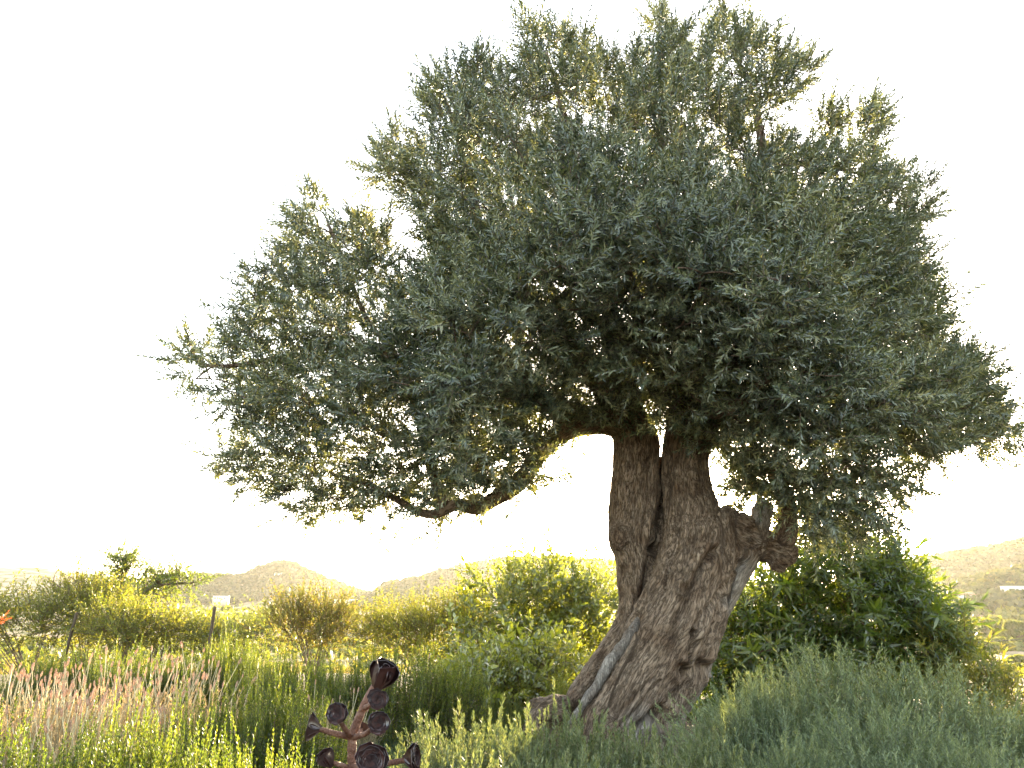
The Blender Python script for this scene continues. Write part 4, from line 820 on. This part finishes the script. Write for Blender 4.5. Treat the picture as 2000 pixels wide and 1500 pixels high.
# ------------------------------------------------------------------ fence posts, wires, stone
for (x0, y0, x1, y1, y, w, lab) in [(132, 1262, 150, 1196, 10.5, .023, 'weathered wooden fence post leaning to the right at the far left'), (410, 1250, 420, 1184, 10.5, .022, 'nearly upright wooden fence post in front of the left hill')]:
    a, b = P(x0, y0, y), P(x1, y1, y); d = unit(b - a); a = a - d * ((a[2] - G(a[0], a[1]) + .1) / d[2])
    Vt, Ft = tube(np.array([a + (b - a) * t for t in (0, .25, .5, .75, .985, 1)]), np.array([w, .96 * w, .95 * w, .92 * w, .9 * w, .8 * w]), 7, .18, 3)
    thing('fence_post', lab, 'post', a, group='fence posts', me=mesh_np('fence_post', Vt - a, Ft, None, M_POST))
def wire(pa, pb, sag, rad, lab):
    t = np.linspace(0, 1, 30)[:, None]; pts = pa + (pb - pa) * t - np.array([0, 0, 1]) * sag * 4 * t * (1 - t)
    thing('overhead_wire', lab, 'wire', pts[15], group='overhead wires', me=mesh_np('wire', *tube(pts - pts[15], np.full(30, rad), 5), None, M_WIRE))
wire(P(1640, 1262, 60), P(2250, 1222, 45), .3, .020, 'dark wire crossing the orchard at the right edge')
wire(P(-500, 1000, 40), P(230, 1134, 95), .6, .018, 'upper thin wire in the sky at the left edge')
wire(P(-500, 1060, 40), P(120, 1160, 95), .6, .018, 'lower thin wire in the sky at the left edge')
def rock(name, label, px, py, y, r_, seed, sx=(1, 1, .7)):
    d = rdir(900, np.random.default_rng(seed)); import bmesh
    bm = bmesh.new(); bmesh.ops.create_icosphere(bm, subdivisions=4, radius=1)
    V = np.array([v.co for v in bm.verts]); F = np.array([[v.index for v in f.verts] for f in bm.faces]); bm.free()
    V = V * (1 + .28 * fbm(V * 1.3 + seed, 4, seed) + .05 * fbm(V * 7, 3, seed))[:, None] * np.array(sx) * r_
    c = P(px, py, y); c[2] = max(c[2], G(c[0], c[1]) + r_ * sx[2] * .2)
    thing(name, label, 'stone', c, me=mesh_np(name, V, F, None, M_STONE, True))
rock('boulder', 'rough pinkish stone half hidden by the herbs, right of the trunk foot', 1400, 1475, 5.2, .22, 3, (1.2, .8, .75))
rock('boulder', 'small dark stone left of the looping root', 955, 1462, 5.4, .06, 8)

# ------------------------------------------------------------------ succulent with dark rosettes
M_SUCC = leaf_mat('succulent_leaf', [(0, (.024, .012, .012)), (.5, (.045, .020, .018)), (1, (.085, .033, .025))], (2.2, .6, .4), tf=.2, gloss=.10, rough=.32, clump=6, vary=.25)
M_SSTEM = plain_mat('succulent_stem', [(.3, (.11, .05, .033)), (.55, (.19, .095, .062)), (.75, (.28, .165, .115))], 42, .7, .8, bscale=95)
SY = 2.15
sb = P(688, 1500, SY); sb[2] = 0.0
suc = thing('succulent', 'dark purple branching succulent with cupped rosettes on thick pinkish stems', 'succulent', sb)
def sleaf(closed):
    """spoon shaped leaf along +Z, inner face towards +Y"""
    nu, nv = 5, 7; g = Geo(); V = []
    for b in range(nv):
        t = b / (nv - 1); w = (.20 + .84 * math.sin(min(t / .72, 1) * math.pi / 2) ** 1.6) * (1 if t < .72 else math.sqrt(max(0, 1 - ((t - .72) / .2825) ** 2))) * .50
        if t == 1: w = .03
        for a in range(nu):
            s = a / (nu - 1) * 2 - 1; V.append([s * w, s * s * w * (.55 if closed else .32) + (.62 if closed else -.10) * t ** 2, t])
    V = np.array(V); i, j = np.meshgrid(np.arange(nv - 1), np.arange(nu - 1), indexing='ij')
    F = np.stack([i * nu + j, i * nu + j + 1, (i + 1) * nu + j + 1, (i + 1) * nu + j], -1).reshape(-1, 4)
    N_ = vnormals(V, F); th = .035; V2 = np.vstack([V + N_ * th / 2, V - N_ * th / 2]); m = len(V)
    rim = [k for k in range(nu)] + [k * nu + nu - 1 for k in range(1, nv)] + [(nv - 1) * nu + k for k in range(nu - 2, -1, -1)] + [k * nu for k in range(nv - 2, 0, -1)]
    S = np.array([[rim[k], rim[(k + 1) % len(rim)], rim[(k + 1) % len(rim)] + m, rim[k] + m] for k in range(len(rim))])
    return V2, np.vstack([F, F[:, ::-1] + m, S])
def mk_leaf(closed, v):
    V, F = sleaf(closed); return mesh_np('succulent_leaf', V, F, {'v': np.full(len(V), v), 'w': np.zeros(len(V))}, M_SUCC, True)
LEAF = {c: [mk_leaf(c, v) for v in (.2, .5, .85)] for c in (True, False)}
def rosette(px, py, dy, rad_px, axis, mode, seed):
    q = np.random.default_rng(seed); c = P(px, py, SY + dy); R_ = 1.1 * rad_px * zc(c) / FPX; ax = Vector(unit(np.array(axis, float))); rot = ax.to_track_quat('Z', 'Y').to_matrix()
    e = bpy.data.objects.new('rosette', None); COL.objects.link(e); e.parent = suc; e.location = Vector(c - sb); e.rotation_euler = rot.to_euler()
    nl = {'closed': 18, 'cup': 26, 'cone': 22}[mode]
    for k in range(nl):
        t = k / (nl - 1); a = k * 2.39996 + q.normal() * .06
        if mode == 'closed': tilt, ln, z = .84 - .62 * t, R_ * (1.75 - .95 * t), R_ * (-.75 + .25 * t)
        elif mode == 'cup': tilt, ln, z = .95 - .35 * t, R_ * (1.22 - .72 * t), R_ * (-.45 - .05 * t)
        else: tilt, ln, z = .72 - .45 * t, R_ * (1.45 - .5 * t), R_ * (-.75 + .1 * t)
        tilt += q.normal() * .05; ln *= q.uniform(.93, 1.06)
        d = Vector((math.cos(a) * math.sin(tilt), math.sin(a) * math.sin(tilt), math.cos(tilt))); inner = Vector((-math.cos(a) * math.cos(tilt), -math.sin(a) * math.cos(tilt), math.sin(tilt)))
        xx = inner.cross(d); m = Matrix((xx, inner, d)).transposed().to_4x4()
        o = bpy.data.objects.new('leaf', LEAF[mode == 'closed'][k % 3]); COL.objects.link(o); o.parent = e
        o.matrix_local = Matrix.Translation(Vector((math.cos(a), math.sin(a), 0)) * R_ * .1 * (1 - t) + Vector((0, 0, z))) @ m @ Matrix.Diagonal((ln * 1.15, ln, ln, 1))
    return c
def sarm(rows, name='branch'):
    pts = np.array([P(a, b, SY + d) for a, b, c, d in rows]); rad = np.array([.86 * c * zc(p) / FPX for (a, b, c, d), p in zip(rows, pts)]); s, q = resample(pts, rad, .008)
    q = q * (1 + .05 * np.sin(np.arange(len(q)) * 2.1)); Vt, Ft = tube(s - sb, q, 12, .07, 2); obj(name, mesh_np('succulent_' + name, Vt, Ft, None, M_SSTEM, True), suc)
low = np.array([690, 1560])
sarm([(684, 1950, 13, 0), (686, 1700, 12, 0), (686, 1560, 11.5, 0), (687, 1480, 10.5, 0), (689, 1437, 10, 0), (698, 1410, 9.5, 0), (712, 1376, 9, 0), (724, 1352, 8, 0), (732, 1338, 7, 0)], 'stem')
sarm([(688, 1440, 8, 0), (660, 1434, 6.5, -.02), (622, 1424, 6, -.03)]); sarm([(686, 1438, 7, 0), (674, 1424, 6, -.06), (662, 1404, 5, -.10)])
sarm([(692, 1440, 7, -.01), (712, 1434, 6, -.06), (728, 1422, 5, -.09)]); sarm([(714, 1382, 7, -.01), (719, 1379, 6, -.03), (728, 1372, 5, -.05)]); sarm([(692, 1440, 6, .02), (702, 1432, 5, .06), (706, 1424, 4, .08)])
sarm([(686, 1498, 8, 0), (712, 1497, 7, -.05), (724, 1490, 6, -.08)]); sarm([(686, 1502, 8, 0), (740, 1494, 6.5, -.01), (795, 1484, 6, 0)]); sarm([(684, 1502, 8, 0), (664, 1494, 6, -.03), (648, 1490, 5, -.04)])
rosette(742, 1328, 0, 28, (.35, -.25, .8), 'closed', 1); rosette(737, 1366, -.07, 17, (.15, -1, .25), 'cup', 2); rosette(739, 1412, -.11, 19, (.25, -1, .15), 'cup', 3)
rosette(658, 1393, -.12, 18, (-.1, -1, .2), 'cup', 4); rosette(609, 1421, -.03, 24, (-1, -.15, .15), 'cone', 5); rosette(706, 1422, .09, 16, (.2, .6, .7), 'cup', 6)
rosette(725, 1484, -.11, 27, (.05, -1, .3), 'cup', 7); rosette(806, 1480, 0, 25, (1, -.2, .12), 'cone', 8); rosette(641, 1488, -.05, 16, (-.5, -.3, .8), 'closed', 9)

# ------------------------------------------------------------------ grass
def blades(n, seed, L, w):
    q = np.random.default_rng(seed); g = Geo()
    for k in range(n):
        a = q.uniform(0, 6.28); d = np.array([math.cos(a), math.sin(a), 0]); sdv = np.array([-d[1], d[0], 0]) * w; l = L * q.uniform(.5, 1.1); b = np.array([*q.normal(0, .03, 2), 0]); ln = q.uniform(.2, .8)
        p1, p2 = b + d * l * ln * .3 + [0, 0, l * .55], b + d * l * ln * .95 + [0, 0, l * (1 - ln * .55)]
        g.add([b - sdv, b + sdv, p1 + sdv * .8, p1 - sdv * .8, p2], [[0, 1, 2], [0, 2, 3], [3, 2, 4]], v=q.uniform(.1, .9), w=0)
    return g.arrays()
GB = [blades(26, 70 + k, .24, .0028) for k in range(6)]; DB = [blades(22, 80 + k, .45, .006) for k in range(5)]
def turf(name, label, x, y, protos, mat, s):
    n = len(x); q = np.random.default_rng(n); Mx = basis(unit(np.tile([[0, 0, 1.]], (n, 1)) + q.normal(0, .1, (n, 3))), q.uniform(0, 6.28, n)) * (s * q.uniform(.7, 1.3, n))[:, None, None]
    o = obj(name, merge(protos, q.integers(0, len(protos), n), Mx, np.stack([x, y, ground(x, y) - .01], -1), q.normal(0, .12, n)).mesh(name, mat), kind='stuff'); o['label'] = label; o['category'] = 'grass'
qg = np.random.default_rng(77); n = 1000
y = qg.uniform(2.6, 7.4, n); px_ = qg.uniform(600, 1040, n); x = (px_ - 1000) / FPX * y; k = y > 2.5
turf('grass', 'blue green grass tufts between the herbs', x[k], y[k], GB, M_GRASS, 1.0)
n = 1000; y = qg.uniform(17, 75, n); x = qg.uniform(-.75, .75, n) * y
turf('dry_grass', 'tall dry grass on the slope behind the garden', x, y, DB, M_DRY, .6 + y / 40)
